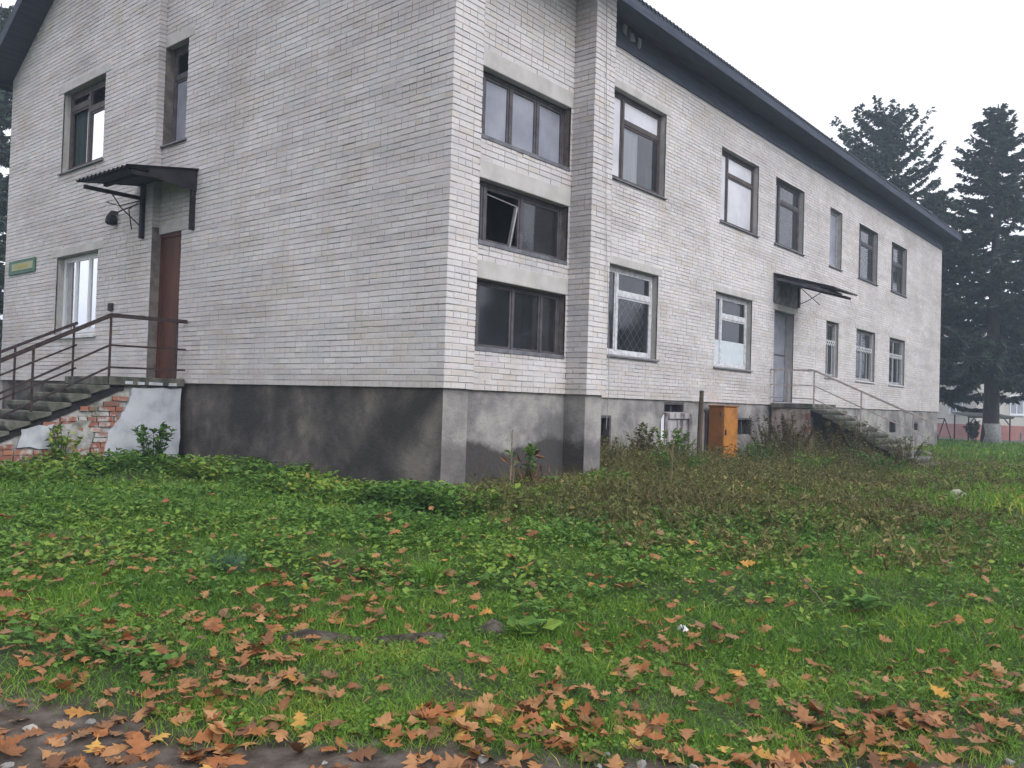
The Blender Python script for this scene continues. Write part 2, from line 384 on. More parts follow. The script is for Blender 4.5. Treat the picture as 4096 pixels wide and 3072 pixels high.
# bricks: the 300 that show largest are objects of their own, the others one mesh
def brick_size(b):
    pl, ua, ub, za, zb, d, key = b
    c = np.array(pl((ua+ub)/2, (za+zb)/2)); v = CAM - c; D = np.linalg.norm(v); cs = max(0, float(v @ pl.n)/D)
    q = -v @ _f; xs = 0.5 + (-v @ _r2)/q*3363.76/4096; ys = .5 - (-v @ _u2)/q*3363.76/3072
    if not (0.02 < xs < .98 and .02 < ys < .98) or key in ('far_end', 'back'): return 0
    return (ub-ua)*(zb-za)*cs/D**2
sz = np.array([brick_size(b) for b in BR]); order = np.argsort(-sz)
solo = set(order[:300].tolist())
ALLV = []; ALLF = []; ALLA = []; cnt = 0
base_f = np.array([(0, 1, 2, 3), (4, 5, 1, 0), (5, 6, 2, 1), (6, 7, 3, 2), (7, 4, 0, 3)])
bm_cache = {}
for i, (pl, ua, ub, za, zb, d, key) in enumerate(BR):
    if i in solo:
        kk = (round((ub-ua)/.008), random.randrange(2))
        if kk not in bm_cache:
            L = kk[0]*.008/2; Hh = .0325; ch = .004; dp = .03
            me_v = []
            for (sx, sz_, dd) in ((1, 1, -dp), (1, 1, -ch), (1-ch/L, 1-ch/Hh, 0)):
                for a_, b_ in ((-1, -1), (1, -1), (1, 1), (-1, 1)):
                    j = random.uniform(-.0015, .0015)
                    me_v.append((a_*L*sx+j, b_*Hh*sz_+random.uniform(-.001, .001), dd))
            fs = [(8, 9, 10, 11)]
            for r_ in (0, 4): fs += [(r_+q, r_+(q+1) % 4, r_+4+(q+1) % 4, r_+4+q) for q in range(4)]
            me = bpy.data.meshes.new('brick'); me.from_pydata(me_v, [], fs); me.materials.append(M_BRICK); me.update(); bm_cache[kk] = me
        o = bpy.data.objects.new('brick', bm_cache[kk]); COL.objects.link(o)
        u = Vector(pl.u); n = Vector(pl.n); c = Vector(pl((ua+ub)/2, (za+zb)/2, d))
        par = wall_o[key]
        Mx = Matrix(((u.x, 0, n.x, c.x), (u.y, 0, n.y, c.y), (u.z, 1, n.z, c.z), (0, 0, 0, 1)))
        o.parent = par; L0 = Vector(par.location) + Vector(bld.location)
        o.matrix_basis = Matrix.Translation(-L0) @ Mx @ Matrix.Rotation(random.gauss(0, .006), 4, 'Z')
    else:
        t = random.gauss(0, .003)*(ub-ua)
        q = [pl(ua, za-t, d), pl(ub, za+t, d), pl(ub, zb+t, d), pl(ua, zb-t, d), pl(ua, za-t, -.03), pl(ub, za+t, -.03), pl(ub, zb+t, -.03), pl(ua, zb-t, -.03)]
        ALLV.extend(q); ALLF.append(base_f + cnt); cnt += 8; ALLA += [random.random()]*8
bw = ob('brickwork', mesh_np('brickwork', ALLV, np.concatenate(ALLF), ALLA), M_BRICK, bld); bw['kind'] = 'stuff'

# ------------------------------------------------------------------ plinth
def plinthmat():
    m, t, b = newmat('plinth_render'); g = N(t, 'ShaderNodeNewGeometry'); P_ = g.outputs['Position']
    a = N(t, 'ShaderNodeAttribute'); a.attribute_name = 'bv'         # 1 = the dark tarred gable side, 0 = pale render
    sx = N(t, 'ShaderNodeSeparateXYZ'); t.links.new(P_, sx.inputs[0])
    pale = ramp(t, noise(t, P_, 1.6, 6), [(.38, (.16, .153, .153)), (.5, (.26, .247, .24)), (.62, (.37, .352, .335))])
    damp_h = math_(t, 'ADD', sx.outputs[2], math_(t, 'MULTIPLY', noise(t, P_, 1.8, 5), .7))
    dm = ramp(t, damp_h, [(0, (1, 1, 1)), (1, (1, 1, 1))])
    mr = N(t, 'ShaderNodeMapRange'); mr.inputs[1].default_value = -.42; mr.inputs[2].default_value = -.28; mr.inputs[3].default_value = 1; mr.inputs[4].default_value = 0
    t.links.new(damp_h, mr.inputs[0])
    damp = math_(t, 'MULTIPLY', mr.outputs[0], a.outputs['Fac'])
    dark = ramp(t, noise(t, P_, 1.3, 6), [(.38, (0.036, 0.032, 0.032)), (.48, (0.068, 0.060, 0.057)), (.56, (0.111, 0.098, 0.090)), (.66, (0.195, 0.171, 0.151))])
    c = mixc(t, damp, pale, (.062, .056, .053))
    isd = N(t, 'ShaderNodeMath'); isd.operation = 'GREATER_THAN'; t.links.new(a.outputs['Fac'], isd.inputs[0]); isd.inputs[1].default_value = 1.5
    c = mixc(t, isd.outputs[0], c, dark)
    t.links.new(c, b.inputs['Base Color']); b.inputs['Roughness'].default_value = .9
    bump(t, b, noise(t, P_, 11, 9, .75), .9, .035); return m
M_PLINTH = plinthmat()
PI_ = .045
def plinth(pl, u0, u1, val, holes=(), e=0):
    us = sorted({u0, u1} | {x for h in holes for x in h[:2]}); zs = sorted({GZ, 0.0} | {x for h in holes for x in h[2:]})
    for i in range(len(us)-1):
        for j in range(len(zs)-1):
            uc = (us[i]+us[i+1])/2; zc = (zs[j]+zs[j+1])/2
            if any(a < uc < b and c < zc < d for (a, b, c, d) in holes): continue
            nu = max(1, int((us[i+1]-us[i])/.25)); 
            PV.extend([pl(us[i], zs[j], -PI_), pl(us[i+1], zs[j], -PI_), pl(us[i+1], zs[j+1], -PI_), pl(us[i], zs[j+1], -PI_)])
            b = len(PV)-4; PF.append((b, b+1, b+2, b+3)); PA.extend([val]*4)
PV = []; PF = []; PA = []
hatch = (8.85, 10.05, -1.45, -.27); hwin = (8.86, 9.75, -.25, -.04)
vents = [(6.32, 6.83, -1.35, -.345), (12.45, 13.34, -.77, -.36), (25.1, 25.9, -.82, -.40), (28.3, 28.9, -.75, -.45)]
plinth(PM, 3.35, XE-PI_, 0.12, [hatch, hwin]+vents)
plinth(PT, PI_, .52-PI_, 0.5); plinth(PT, 2.93+PI_, 3.44-PI_, 0.45)
plinth(PB, .52-PI_, 2.93+PI_, 1.0); plinth(PP1, PI_, .38+PI_, 1.0); plinth(PP2, PI_, .38+PI_, 1.0)
plinth(PG, PI_, 6.96+PI_, 2.0); plinth(PGS, 6.96, YL-.05, 2.0); plinth(PST, 0-PI_, -ST, 2.0)
plinth(PTR, PI_, p+PI_, .3); plinth(PFE, p+PI_, YL, .2)
ob('plinth', mesh_np('plinth', PV, PF, PA), M_PLINTH, bld)
# thin underside of the brick wall above the recessed plinth
mb = MB()
for pl, a, b in ((PM, 3.4, XE), (PT, 0, .52), (PT, 2.93, 3.44), (PB, .52, 2.93), (PG, 0, 6.96), (PGS, 6.96, YL), (PP2, 0, .38), (PTR, 0, p), (PFE, p, YL)):
    mb.add([pl(a, .004, -.005), pl(b, .004, -.005), pl(b, .004, -.09), pl(a, .004, -.09)], [(0, 1, 2, 3)])
mb.build('damp_course', M_MORTAR, bld)
# basement openings
for (u0, u1, z0, z1) in vents+[hwin]:
    fr = MB().pbox(PM, u0, u0+.05, z0, z1, -.05, -.20).pbox(PM, u1-.05, u1, z0, z1, -.05, -.20).pbox(PM, u0+.05, u1-.05, z1-.05, z1, -.05, -.20)
    if u1-u0 > .6: fr.pbox(PM, (u0+u1)/2-.02, (u0+u1)/2+.02, z0, z1-.05, -.12, -.16)
    f = fr.build('basement_window', M_FRDARK, bld)
    MB().quad(PM(u0, z0, -.22), PM(u1, z0, -.22), PM(u1, z1, -.22), PM(u0, z1, -.22)).build('pane', M_DARKROOM, f)

# ------------------------------------------------------------------ windows and doors
def window(pl, h, reveal, fm, mull=(.29,), transom=((1, .70),), sill=None, curtains=(), opaque_cells=(), grille=None, room=True, label=None, silldrop=.05, fw=.055, nopane=(), rm_=None, opaque_mat=None):
    opaque_mat = opaque_mat or M_FILM
    u0, u1, z0, z1 = h; d = -reveal
    fr = MB()
    fr.pbox(pl, u0, u0+fw, z0, z1, d-.06, d); fr.pbox(pl, u1-fw, u1, z0, z1, d-.06, d)
    fr.pbox(pl, u0+fw, u1-fw, z0, z0+fw*1.3, d-.06, d-.002); fr.pbox(pl, u0+fw, u1-fw, z1-fw*1.3, z1, d-.06, d-.002)
    W = u1-u0; xs = [u0+fw] + [u0+W*m for m in mull] + [u1-fw]
    for m in mull: fr.pbox(pl, u0+W*m-fw*.55, u0+W*m+fw*.55, z0+fw*1.3, z1-fw*1.3, d-.065, d+.004)
    cells = []
    for i in range(len(xs)-1):
        a = xs[i]+(fw*.55 if i else 0); b = xs[i+1]-(fw*.55 if i < len(xs)-2 else 0)
        tz = [t for (c, t) in transom if c == i]
        if tz:
            zt = z0+(z1-z0)*tz[0]; fr.pbox(pl, a, b, zt-fw*.7, zt+fw*.7, d-.064, d+.002)
            cells.append((i, 0, a, b, z0+fw*1.3, zt-fw*.7)); cells.append((i, 1, a, b, zt+fw*.7, z1-fw*1.3))
        else: cells.append((i, 0, a, b, z0+fw*1.3, z1-fw*1.3))
    f = fr.build('window', fm, bld, bevel=.006)
    if label: f['label'] = label
    for n_, (i, j, a, b, c, e) in enumerate(cells):
        s = .022                                      # sash bars round the pane
        sb = MB()
        for (a1, b1, c1, e1) in ((a, a+s*1.6, c, e), (b-s*1.6, b, c, e), (a+s*1.6, b-s*1.6, c, c+s*1.6), (a+s*1.6, b-s*1.6, e-s*1.6, e)): sb.pbox(pl, a1, b1, c1, e1, d-.045, d-.012)
        sb.build('sash', fm, f)
        if (i, j) in nopane: continue
        t1, t2 = random.uniform(-.004, .004), random.uniform(-.004, .004)
        MB().quad(pl(a+s, c+s, d-.03+t1), pl(b-s, c+s, d-.03+t2), pl(b-s, e-s, d-.03-t1), pl(a+s, e-s, d-.03-t2)).build('pane', opaque_mat if (i, j) in opaque_cells else M_GLASS, f)
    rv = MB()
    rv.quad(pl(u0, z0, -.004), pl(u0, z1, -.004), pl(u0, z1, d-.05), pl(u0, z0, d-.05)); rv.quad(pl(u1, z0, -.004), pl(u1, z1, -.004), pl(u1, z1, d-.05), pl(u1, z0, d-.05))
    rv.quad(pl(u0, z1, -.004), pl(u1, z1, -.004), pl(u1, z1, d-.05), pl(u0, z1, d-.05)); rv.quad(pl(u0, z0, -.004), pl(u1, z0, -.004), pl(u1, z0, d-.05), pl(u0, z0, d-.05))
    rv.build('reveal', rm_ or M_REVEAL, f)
    if sill:
        sv = MB(); k = silldrop
        sv.add([pl(u0-.05, z0+.02, d+.01), pl(u1+.05, z0+.02, d+.01), pl(u1+.05, z0-k*.5, .05), pl(u0-.05, z0-k*.5, .05), pl(u0-.05, z0-k, .05), pl(u1+.05, z0-k, .05), pl(u1+.05, z0-k*.4, d+.01), pl(u0-.05, z0-k*.4, d+.01)], [(0, 1, 2, 3), (3, 2, 5, 4), (0, 3, 4, 7), (1, 6, 5, 2), (4, 5, 6, 7)])
        sv.build('sill', sill, f)
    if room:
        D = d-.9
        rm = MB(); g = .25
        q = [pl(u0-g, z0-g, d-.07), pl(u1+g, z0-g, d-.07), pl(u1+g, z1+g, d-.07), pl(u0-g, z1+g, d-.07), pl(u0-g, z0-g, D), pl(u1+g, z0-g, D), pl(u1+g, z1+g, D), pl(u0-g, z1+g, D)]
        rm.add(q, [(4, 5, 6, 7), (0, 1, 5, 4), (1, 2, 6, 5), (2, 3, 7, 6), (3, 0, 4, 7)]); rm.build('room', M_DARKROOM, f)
    for (fa, fb, za, zb, cm) in curtains:
        cv = MB(); n = 14; a = u0+W*fa; b = u0+W*fb; c = z0+(z1-z0)*za; e = z0+(z1-z0)*zb; ph = random.random()*6
        for q in range(n):
            ua, ub = a+(b-a)*q/n, a+(b-a)*(q+1)/n; da = d-.085+.012*math.sin(q*2.3+ph); db = d-.085+.012*math.sin((q+1)*2.3+ph)
            cv.quad(pl(ua, c, da), pl(ub, c, db), pl(ub, e, db), pl(ua, e, da))
        cv.build('curtain', cm, f)
    if grille == 'zigzag':
        gv = MB(); zz = z0+(z1-z0)*.62; hh = .085; n = max(4, int(W/.17))
        for q in range(n):
            a = u0+.06+(W-.12)*q/n; b = u0+.06+(W-.12)*(q+1)/n
            gv.bar(pl(a, zz-hh, d+.05), pl(b, zz+hh, d+.05), .018); gv.bar(pl(a, zz+hh, d+.056), pl(b, zz-hh, d+.056), .018)
        gv.bar(pl(u0+.06, z0+.05, d+.055), pl(u0+.06, z1-.05, d+.055), .02); gv.bar(pl(u1-.06, z0+.05, d+.055), pl(u1-.06, z1-.05, d+.055), .02)
        for q in (.33, .67): gv.bar(pl(u0+W*q, z0+.05, d+.062), pl(u0+W*q, zz-hh, d+.062), .012)
        gv.build('grille', M_PVC, f)
    if grille == 'diamond':
        gv = MB(); a = u0+W*.31; b = u1-.1; c = z0+.1; e = z0+(z1-z0)*.66; st_ = .24
        k = -6
        while a + k*st_ < b:
            for sg in (1, -1):
                pts = []
                for zz in np.linspace(c, e, 9):
                    uu = a + k*st_ + (zz-c if sg > 0 else (e-c)-(zz-c))
                    if a <= uu <= b: pts.append(pl(uu, zz, d-.09 - .004*sg))
                if len(pts) > 1: gv.bar(pts[0], pts[-1], .008)
            k += 1
        gv.build('grille', M_FRGREY, f)
    return f
RV = .14
M_BROWNREV = mat('dark_brown_reveal', [(.10, .085, .08), (.20, .175, .16)], scale=6, bscale=40)
window(PM, main_up[0], RV, M_FRBROWN, sill=M_SILL, opaque_cells=((0, 0), (1, 1)), opaque_mat=M_SKYPANE, curtains=[(.0, .30, .08, .66, M_CURTAIN), (.32, 1, .72, 1, M_CURTAIN), (.32, .62, .0, .66, M_CURTAIN), (.78, .94, .03, .34, M_CURTGREEN)])
window(PM, main_up[1], RV, M_FRBROWN, sill=M_SILL, opaque_cells=((0, 0), (1, 1), (1, 0)), opaque_mat=M_SKYPANE, curtains=[(0, .30, .02, .95, M_CURTAIN), (.30, 1, .0, 1, M_CURTAIN)])
window(PM, main_up[2], RV, M_FRDARK, sill=M_SILL, curtains=[(.27, .36, .0, 1, M_CURTAIN)])
window(PM, main_up[3], RV, M_FRGREY, mull=(), transom=(), sill=M_SILL, opaque_cells=((0, 0),))
window(PM, main_up[4], RV, M_FRDARK, sill=M_SILL)
window(PM, main_up[5], RV, M_FRDARK, mull=(.35,), transom=((1, .62),), sill=M_SILL, curtains=[(.1, .95, 0, .6, M_CURTGREEN)])
window(PM, main_lo[0], RV, M_FRWHITE, sill=M_SILL, grille='diamond', fw=.07, label='window with peeling white frame and diamond lattice')
window(PM, main_lo[1], RV, M_FRWHITE, sill=M_SILL, fw=.07, label='white window with its lower third covered white')
h_ = main_lo[1]; MB().pbox(PM, h_[0]+.10, h_[0]+.52, h_[2]+.10, h_[2]+.66, -RV-.029, -RV-.018).pbox(PM, h_[0]+.66, h_[1]-.11, h_[2]+.10, h_[2]+.66, -RV-.029, -RV-.018).build('cover_board', mat('pale_blue_board', [(.50, .56, .60), (.58, .63, .67)], bstr=0), bld)
window(PM, main_lo[2], RV, M_FRGREY, mull=(), transom=(), sill=M_SILLW, grille='zigzag')
window(PM, main_lo[3], RV, M_FRGREY, mull=(.5,), transom=(), sill=M_SILLW, grille='zigzag')
window(PM, main_lo[4], RV, M_FRGREY, mull=(.5,), transom=(), sill=M_SILLW, grille='zigzag')
window(PGS, gz_w, RV, M_FRBROWN, mull=(.52,), transom=((0, .70), (1, .80)), sill=M_SILL, nopane=((0, 1), (1, 1), (1, 0)), fw=.07, curtains=[(.66, .99, .0, .80, M_CURTGREEN), (.57, .66, .0, .92, M_PVC), (.02, .50, .0, .70, M_CURTAIN)])
window(PGS, gl_w, RV, M_PVC, mull=(.36, .68), transom=(), sill=M_SILLW, curtains=[(.02, .82, 0, 1, M_CURTAIN)], silldrop=.10)
window(PG, w2, .16, M_FRDARK, mull=(), transom=((0, .70),), sill=M_SILL, nopane=((0, 1),), rm_=M_BROWNREV, opaque_cells=((0, 0),))
window(PB, BAY[2], .12, M_FRDARK, mull=(.16, .42, .70), transom=(), sill=None, fw=.045, opaque_cells=((0, 0), (1, 0), (2, 0), (3, 0)), rm_=M_BROWNREV, curtains=[(.72, .80, 0, 1, M_CURTAIN)])
window(PB, BAY[1], .12, M_FRDARK, mull=(.20, .56), transom=(), sill=None, fw=.045, opaque_cells=((0, 0),), rm_=M_BROWNREV, nopane=((1, 0),), label='bay window with one broken-out pane')
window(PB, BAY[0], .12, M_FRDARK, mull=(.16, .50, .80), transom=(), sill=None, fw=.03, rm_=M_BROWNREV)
# slanting broken sash bar hanging in the middle bay window
b1 = BAY[1]
sb = MB().bar(PB(1.72, b1[0*0+2]+.06, -.15), PB(1.86, b1[3]-.20, -.15), .045, .03)
sb.build('broken_sash_bar', M_FRGREY, bld)
MB().bar(PB(1.22, b1[3]-.14, -.16), PB(1.90, b1[3]-.19, -.155), .012).build('broken_sash_bar', M_FRGREY, bld)
# bay sills: dark ledge under each bay window
for (u0, u1, z0, z1) in BAY:
    MB().pbox(PB, u0, u1, z0-.03, z0+.028, -.16, .012).build('window_ledge', M_SILL, bld, bevel=.006)

def lintel(pl, r, proud=.006, m=None):
    u0, u1, z0, z1 = r
    MB().pbox(pl, u0, u1, z0-.004, z1+.006, -.12, proud).build('lintel', m or M_LINTEL, bld, bevel=.008)
for r in lint_m: lintel(PM, r)
for r in lint_g: lintel(PGS, r)
lintel(PG, (6.02, 6.958, w2[3], w2[3]+2*C)); lintel(PG, (6.02, 6.958, dr_g[3], dr_g[3]+2*C))
for r in lint_b: lintel(PB, (r[0]+.002, r[1]-.002, r[2], r[3]))

M_DOORB = mat('brown_red_door', [(0.051, 0.019, 0.013), (0.087, 0.032, 0.021), (0.112, 0.041, 0.024)], scale=3, rough=.6, bscale=30, stretch=(1, 1, .3))
M_DOORG = mat('grey_steel_door', [(.20, .215, .26), (.28, .295, .34)], scale=3, rough=.5, bscale=40, bstr=.1)
def door(pl, h, reveal, m, split=0.0, lab=None):
    u0, u1, z0, z1 = h; d = -reveal
    lf = MB().pbox(pl, u0+.07, u1-.07, z0+.02, z1-.07, d-.05, d)
    o = lf.build('door', m, bld, bevel=.006); o['label'] = lab
    MB().pbox(pl, u0, u0+.07, z0, z1, d-.08, d+.02).pbox(pl, u1-.07, u1, z0, z1, d-.08, d+.02).pbox(pl, u0+.07, u1-.07, z1-.07, z1, d-.08, d+.018).build('frame', m, o)
    MB().tube([pl(u0+.14, z0+1.02, d+.005), pl(u0+.14, z0+1.02, d+.05), pl(u0+.25, z0+1.02, d+.05)], .010).build('handle', M_SILL, o)
    if split:
        MB().pbox(pl, u0+.07, u1-.07, z0+split-.02, z0+split+.02, d, d+.012).build('cross_bar', M_FRDARK, o)
    rv = MB()
    for u in (u0, u1): rv.quad(pl(u, z0, -.004), pl(u, z1, -.004), pl(u, z1, d-.08), pl(u, z0, d-.08))
    rv.quad(pl(u0, z1, -.004), pl(u1, z1, -.004), pl(u1, z1, d-.08), pl(u0, z1, d-.08)); rv.build('reveal', M_REVEAL, o)
door(PG, dr_g, .05, M_DOORB, lab='brown wooden door in the gable wall')
MB().pbox(PST, -.04, -ST-.004, .01, 2.66, .003, .016).build('stain_shade_strip', M_BROWNREV, bld)  # thin sheet added on the step face: stain and canopy shade as colour
door(PM, door_m, .22, M_DOORG, split=1.3, lab='grey steel door at the far stairs')
# basement hatch: a board door with peeling grey-pink paint under the first ground-floor window
M_HATCH = mat('peeling_mauve_boards', [(.10, .09, .09), (.36, .33, .345), (.44, .41, .42)], scale=5, bscale=25, bstr=.4, stretch=(1, 1, .35))
u0, u1, z0, z1 = hatch
hf = MB().pbox(PM, u0, u0+.11, z0, z1, -.12, .02).pbox(PM, u1-.12, u1, z0, z1, -.12, .02).pbox(PM, u0+.11, u1-.12, z1-.13, z1, -.12, .018).build('basement_door', M_HATCH, bld, bevel=.008)
hf['label'] = 'low basement door of peeling mauve boards'
for i in range(2):
    a = u0+.115+i*.485
    MB().pbox(PM, a, a+.475, z0, z1-.135, -.10, -.035+.008*i).build('board', M_HATCH, hf, bevel=.006)
MB().quad(PM(u0, z0, -.13), PM(u1, z0, -.13), PM(u1, z1, -.13), PM(u0, z1, -.13)).build('back', M_DARKROOM, hf)
MB().prism([PM(8.72, -.42, -.03), PM(8.84, -.30, -.03), PM(8.845, -1.05, -.03), PM(8.80, -1.12, -.03), PM(8.68, -1.16, -.03), PM(8.73, -.80, -.03)], (0, -.012, 0)).build('paint_patch', M_PVC, hf)

# ------------------------------------------------------------------ roof
M_ROOF = mat('weathered_corrugated_sheet', [(.05, .055, .07), (.10, .105, .125)], scale=3, rough=.8, bscale=20)
M_SOFFIT = mat('glare_blue_soffit', [(.042, .050, .074), (.068, .078, .105)], scale=2.5, rough=.8, bscale=20, stretch=(.6, 6, 6))  # blue of the sky glare put into the dark eave colour
def corr(name, x0, x1, ya, yb, par, rows=2):
    n = int((x1-x0)/.15*6); xs = np.linspace(x0, x1, n+1); V = []; F = []
    ys = np.linspace(ya, yb, rows)
    for y in ys:
        z = zroof(y)+.20
        V.append(np.stack([xs, np.full(n+1, y), z + .028*np.cos(2*np.pi*xs/.15)], 1))
    for r_ in range(rows-1):
        i = np.arange(n); b = r_*(n+1); F.append(np.stack([b+i, b+i+1, b+n+1+i+1, b+n+1+i], 1))
    o = ob(name, mesh_np(name, np.concatenate(V), np.concatenate(F), smooth=True), M_ROOF, par)
    s = o.modifiers.new('solid', 'SOLIDIFY'); s.thickness = .012; return o
XV0, XV1 = ST-.50, XE+.55
YE = 1.47; YB = YL+.25
roof = MB().quad((XV0+.03, YR, ZR+.14), (XV1-.03, YR, ZR+.14), (XV1-.03, YE+.04, zfront(YE)+.14), (XV0+.03, YE+.04, zfront(YE)+.14)).quad((XV0+.03, YR, ZR+.14), (XV1-.03, YR, ZR+.14), (XV1-.03, YB-.03, zback(YB)+.14), (XV0+.03, YB-.03, zback(YB)+.14)).build('roof', M_ROOF, bld)
corr('roof_sheet', XV0, XV1, YE-.05, YR, roof); corr('roof_sheet', XV0, XV1, YB+.05, YR, roof)
TY = -.62; TX1 = 3.72
corr('roof_sheet', XV0, TX1, TY-.05, YE-.05, roof)
so_ = MB()
so_.quad((3.44, p-.002, zfront(YE)), (XV1, p-.002, zfront(YE)), (XV1, YE, zfront(YE)-.02), (3.44, YE, zfront(YE)-.02))
so_.build('soffit', M_SOFFIT, roof)
MB().box((3.47, p-.03, 6.88), (XE+.02, p-.004, zfront(YE)+.02)).build('frieze_board', M_SOFFIT, roof)
MB().box((TX1-.02, YE-.025, zfront(YE)-.06), (XV1, YE, zfront(YE)+.17)).build('fascia', M_SOFFIT, roof)
# tower eave
MB().quad((XV0, TY, zfront(TY)), (TX1, TY, zfront(TY)), (TX1, YE-.03, zfront(YE)-.02), (XV0, YE-.03, zfront(YE)-.02)).build('soffit', M_SOFFIT, roof)
MB().box((XV0, TY-.03, zfront(TY)-.05), (TX1, TY, zfront(TY)+.17)).build('fascia', M_SOFFIT, roof)
# gable verge: soffit strips under the overhang and barge boards
for (ya, yb) in ((TY, YR), (YB, YR)):
    za, zb = zroof(ya), zroof(yb)
    s1 = 1
    MB().quad((XV0, ya, za), (.0, ya, za), (.0, yb, zb), (XV0, yb, zb)).build('soffit', M_SOFFIT, roof)
    MB().prism([(XV0, ya, za-.06), (XV0, yb, zb-.06), (XV0, yb, zb+.2), (XV0, ya, za+.2)], (-.03, 0, 0)).build('bargeboard', M_SOFFIT, roof)
    ya2 = max(ya, YE) if ya < YR else ya
    za2 = zroof(ya2)
    MB().quad((XE, ya2, za2), (XV1, ya2, za2), (XV1, yb, zb), (XE, yb, zb)).build('soffit', M_SOFFIT, roof)
    MB().prism([(XV1, ya2, za2-.06), (XV1, yb, zb-.06), (XV1, yb, zb+.2), (XV1, ya2, za2+.2)], (.03, 0, 0)).build('bargeboard', M_SOFFIT, roof)
MB().quad((XV0, YB, zback(YB)), (XV1, YB, zback(YB)), (XV1, YL, zback(YB)), (XV0, YL, zback(YB))).build('soffit', M_SOFFIT, roof)
MB().box((XV0, YB, zback(YB)-.05), (XV1, YB+.025, zback(YB)+.17)).build('fascia', M_SOFFIT, roof)
# pale nest remains in the gaps of the frieze beside the tower
for i, (xx, zz) in enumerate(((6.72, 7.16), (7.00, 7.12), (7.28, 7.08))):
    mb = MB(); mb.box((xx, p-.07, zz), (xx+.10, p-.028, zz+.17), .025); mb.build('frieze_gap', M_CONCL, roof)

# ------------------------------------------------------------------ terrain
def ss(a, b, x): t = np.clip((x-a)/(b-a), 0, 1); return t*t*(3-2*t)
def gnd(x, y):
    x = np.asarray(x, float); y = np.asarray(y, float)
    dc = np.hypot(x-CAM[0], y-CAM[1])
    z = -1.64 + .30*ss(3.4, 9.5, dc) - .09*ss(5, 9, x)*ss(-6, -1, y) - 1.05*ss(42, 88, dc)
    z = z + .022*np.sin(1.9*x+.7*y)+.02*np.sin(2.3*y-1.1*x+1)+.012*np.sin(4.7*x+3.1*y)
    return z
def gz(x, y): return float(gnd(x, y))
rr = np.concatenate([[0.0], np.linspace(.6, 14, 90), np.geomspace(14.4, 900, 70)]); na = 360
th = np.linspace(0, 2*np.pi, na, endpoint=False)
RR, TH = np.meshgrid(rr, th, indexing='ij'); GX = CAM[0]+RR*np.cos(TH); GY = CAM[1]+RR*np.sin(TH)
GV = np.stack([GX, GY, gnd(GX, GY)], -1).reshape(-1, 3)
i, j = np.meshgrid(np.arange(len(rr)-1), np.arange(na), indexing='ij'); j2 = (j+1) % na
GF = np.stack([i*na+j, (i+1)*na+j, (i+1)*na+j2, i*na+j2], -1).reshape(-1, 4)
m, t, b = newmat('soil_and_moss'); P_ = wpos(t)
c1 = ramp(t, noise(t, P_, 1.1, 6), [(.34, (.030, .042, .016)), (.5, (.040, .062, .020)), (.66, (.050, .045, .026))])
c2 = ramp(t, noise(t, P_, 9, 6), [(.3, (.5, .5, .5)), (.7, (1.5, 1.5, 1.5))])
t.links.new(mixc(t, .7, c1, c2, 'MULTIPLY'), b.inputs['Base Color']); b.inputs['Roughness'].default_value = .95
bump(t, b, noise(t, P_, 22, 8, .7), .8, .03); M_SOIL = m
g = ob('ground', mesh_np('ground', GV, GF, smooth=True), M_SOIL); tag(g, kind='structure')
# dirt track at the photographer's feet
PE = [(-6.9, .2), (-6.3, -1.1), (-5.60, -2.45), (-5.36, -3.05), (-5.08, -3.80), (-4.60, -4.50), (-3.98, -5.32), (-2.99, -6.32), (-1.7, -7.5), (.2, -9.4), (3, -12.5)]
PE = [(a_+.829*.12, b_+.56*.12) for a_, b_ in PE]
def pedge(x, y):
    """signed distance to the track's edge (positive on the grass side)"""
    x = np.asarray(x, float); y = np.asarray(y, float); best = np.full(np.shape(x), 1e9); sg = np.zeros(np.shape(x))
    for (a, b), (c_, d_) in zip(PE[:-1], PE[1:]):
        dx, dy = c_-a, d_-b; L2 = dx*dx+dy*dy; tt = np.clip(((x-a)*dx+(y-b)*dy)/L2, 0, 1)
        D = np.hypot(x-a-tt*dx, y-b-tt*dy); s = np.sign((x-a)*(-dy)+(y-b)*dx)
        m_ = D < best; best = np.where(m_, D, best); sg = np.where(m_, s, sg)
    return best*sg
PV_ = []; PF_ = []
ex = np.linspace(0, len(PE)-1, 240); px = np.interp(ex, range(len(PE)), [q[0] for q in PE]); py = np.interp(ex, range(len(PE)), [q[1] for q in PE])
for q in range(240):
    w0 = .07*math.sin(q*.61)+.05*math.sin(q*1.7)+.03*math.sin(q*4.1)
    for k in range(26):
        s = w0 + (k/25)**1.3*4.2
        x = px[q]-.829*s; y = py[q]-.56*s
        PV_.append((x, y, gz(x, y)+(.006 if k else -.012)))
for q in range(239):
    for k in range(25): a = q*26+k; PF_.append((a, a+1, a+27, a+26))
M_DIRT = mat('wet_dirt', [(.040, .030, .023), (.072, .056, .045), (.12, .10, .085)], scale=7, rough=.75, bscale=30, bstr=.9, bdist=.02)
tag(ob('dirt_track', mesh_np('dirt_track', PV_, PF_, smooth=True), M_DIRT), kind='structure')

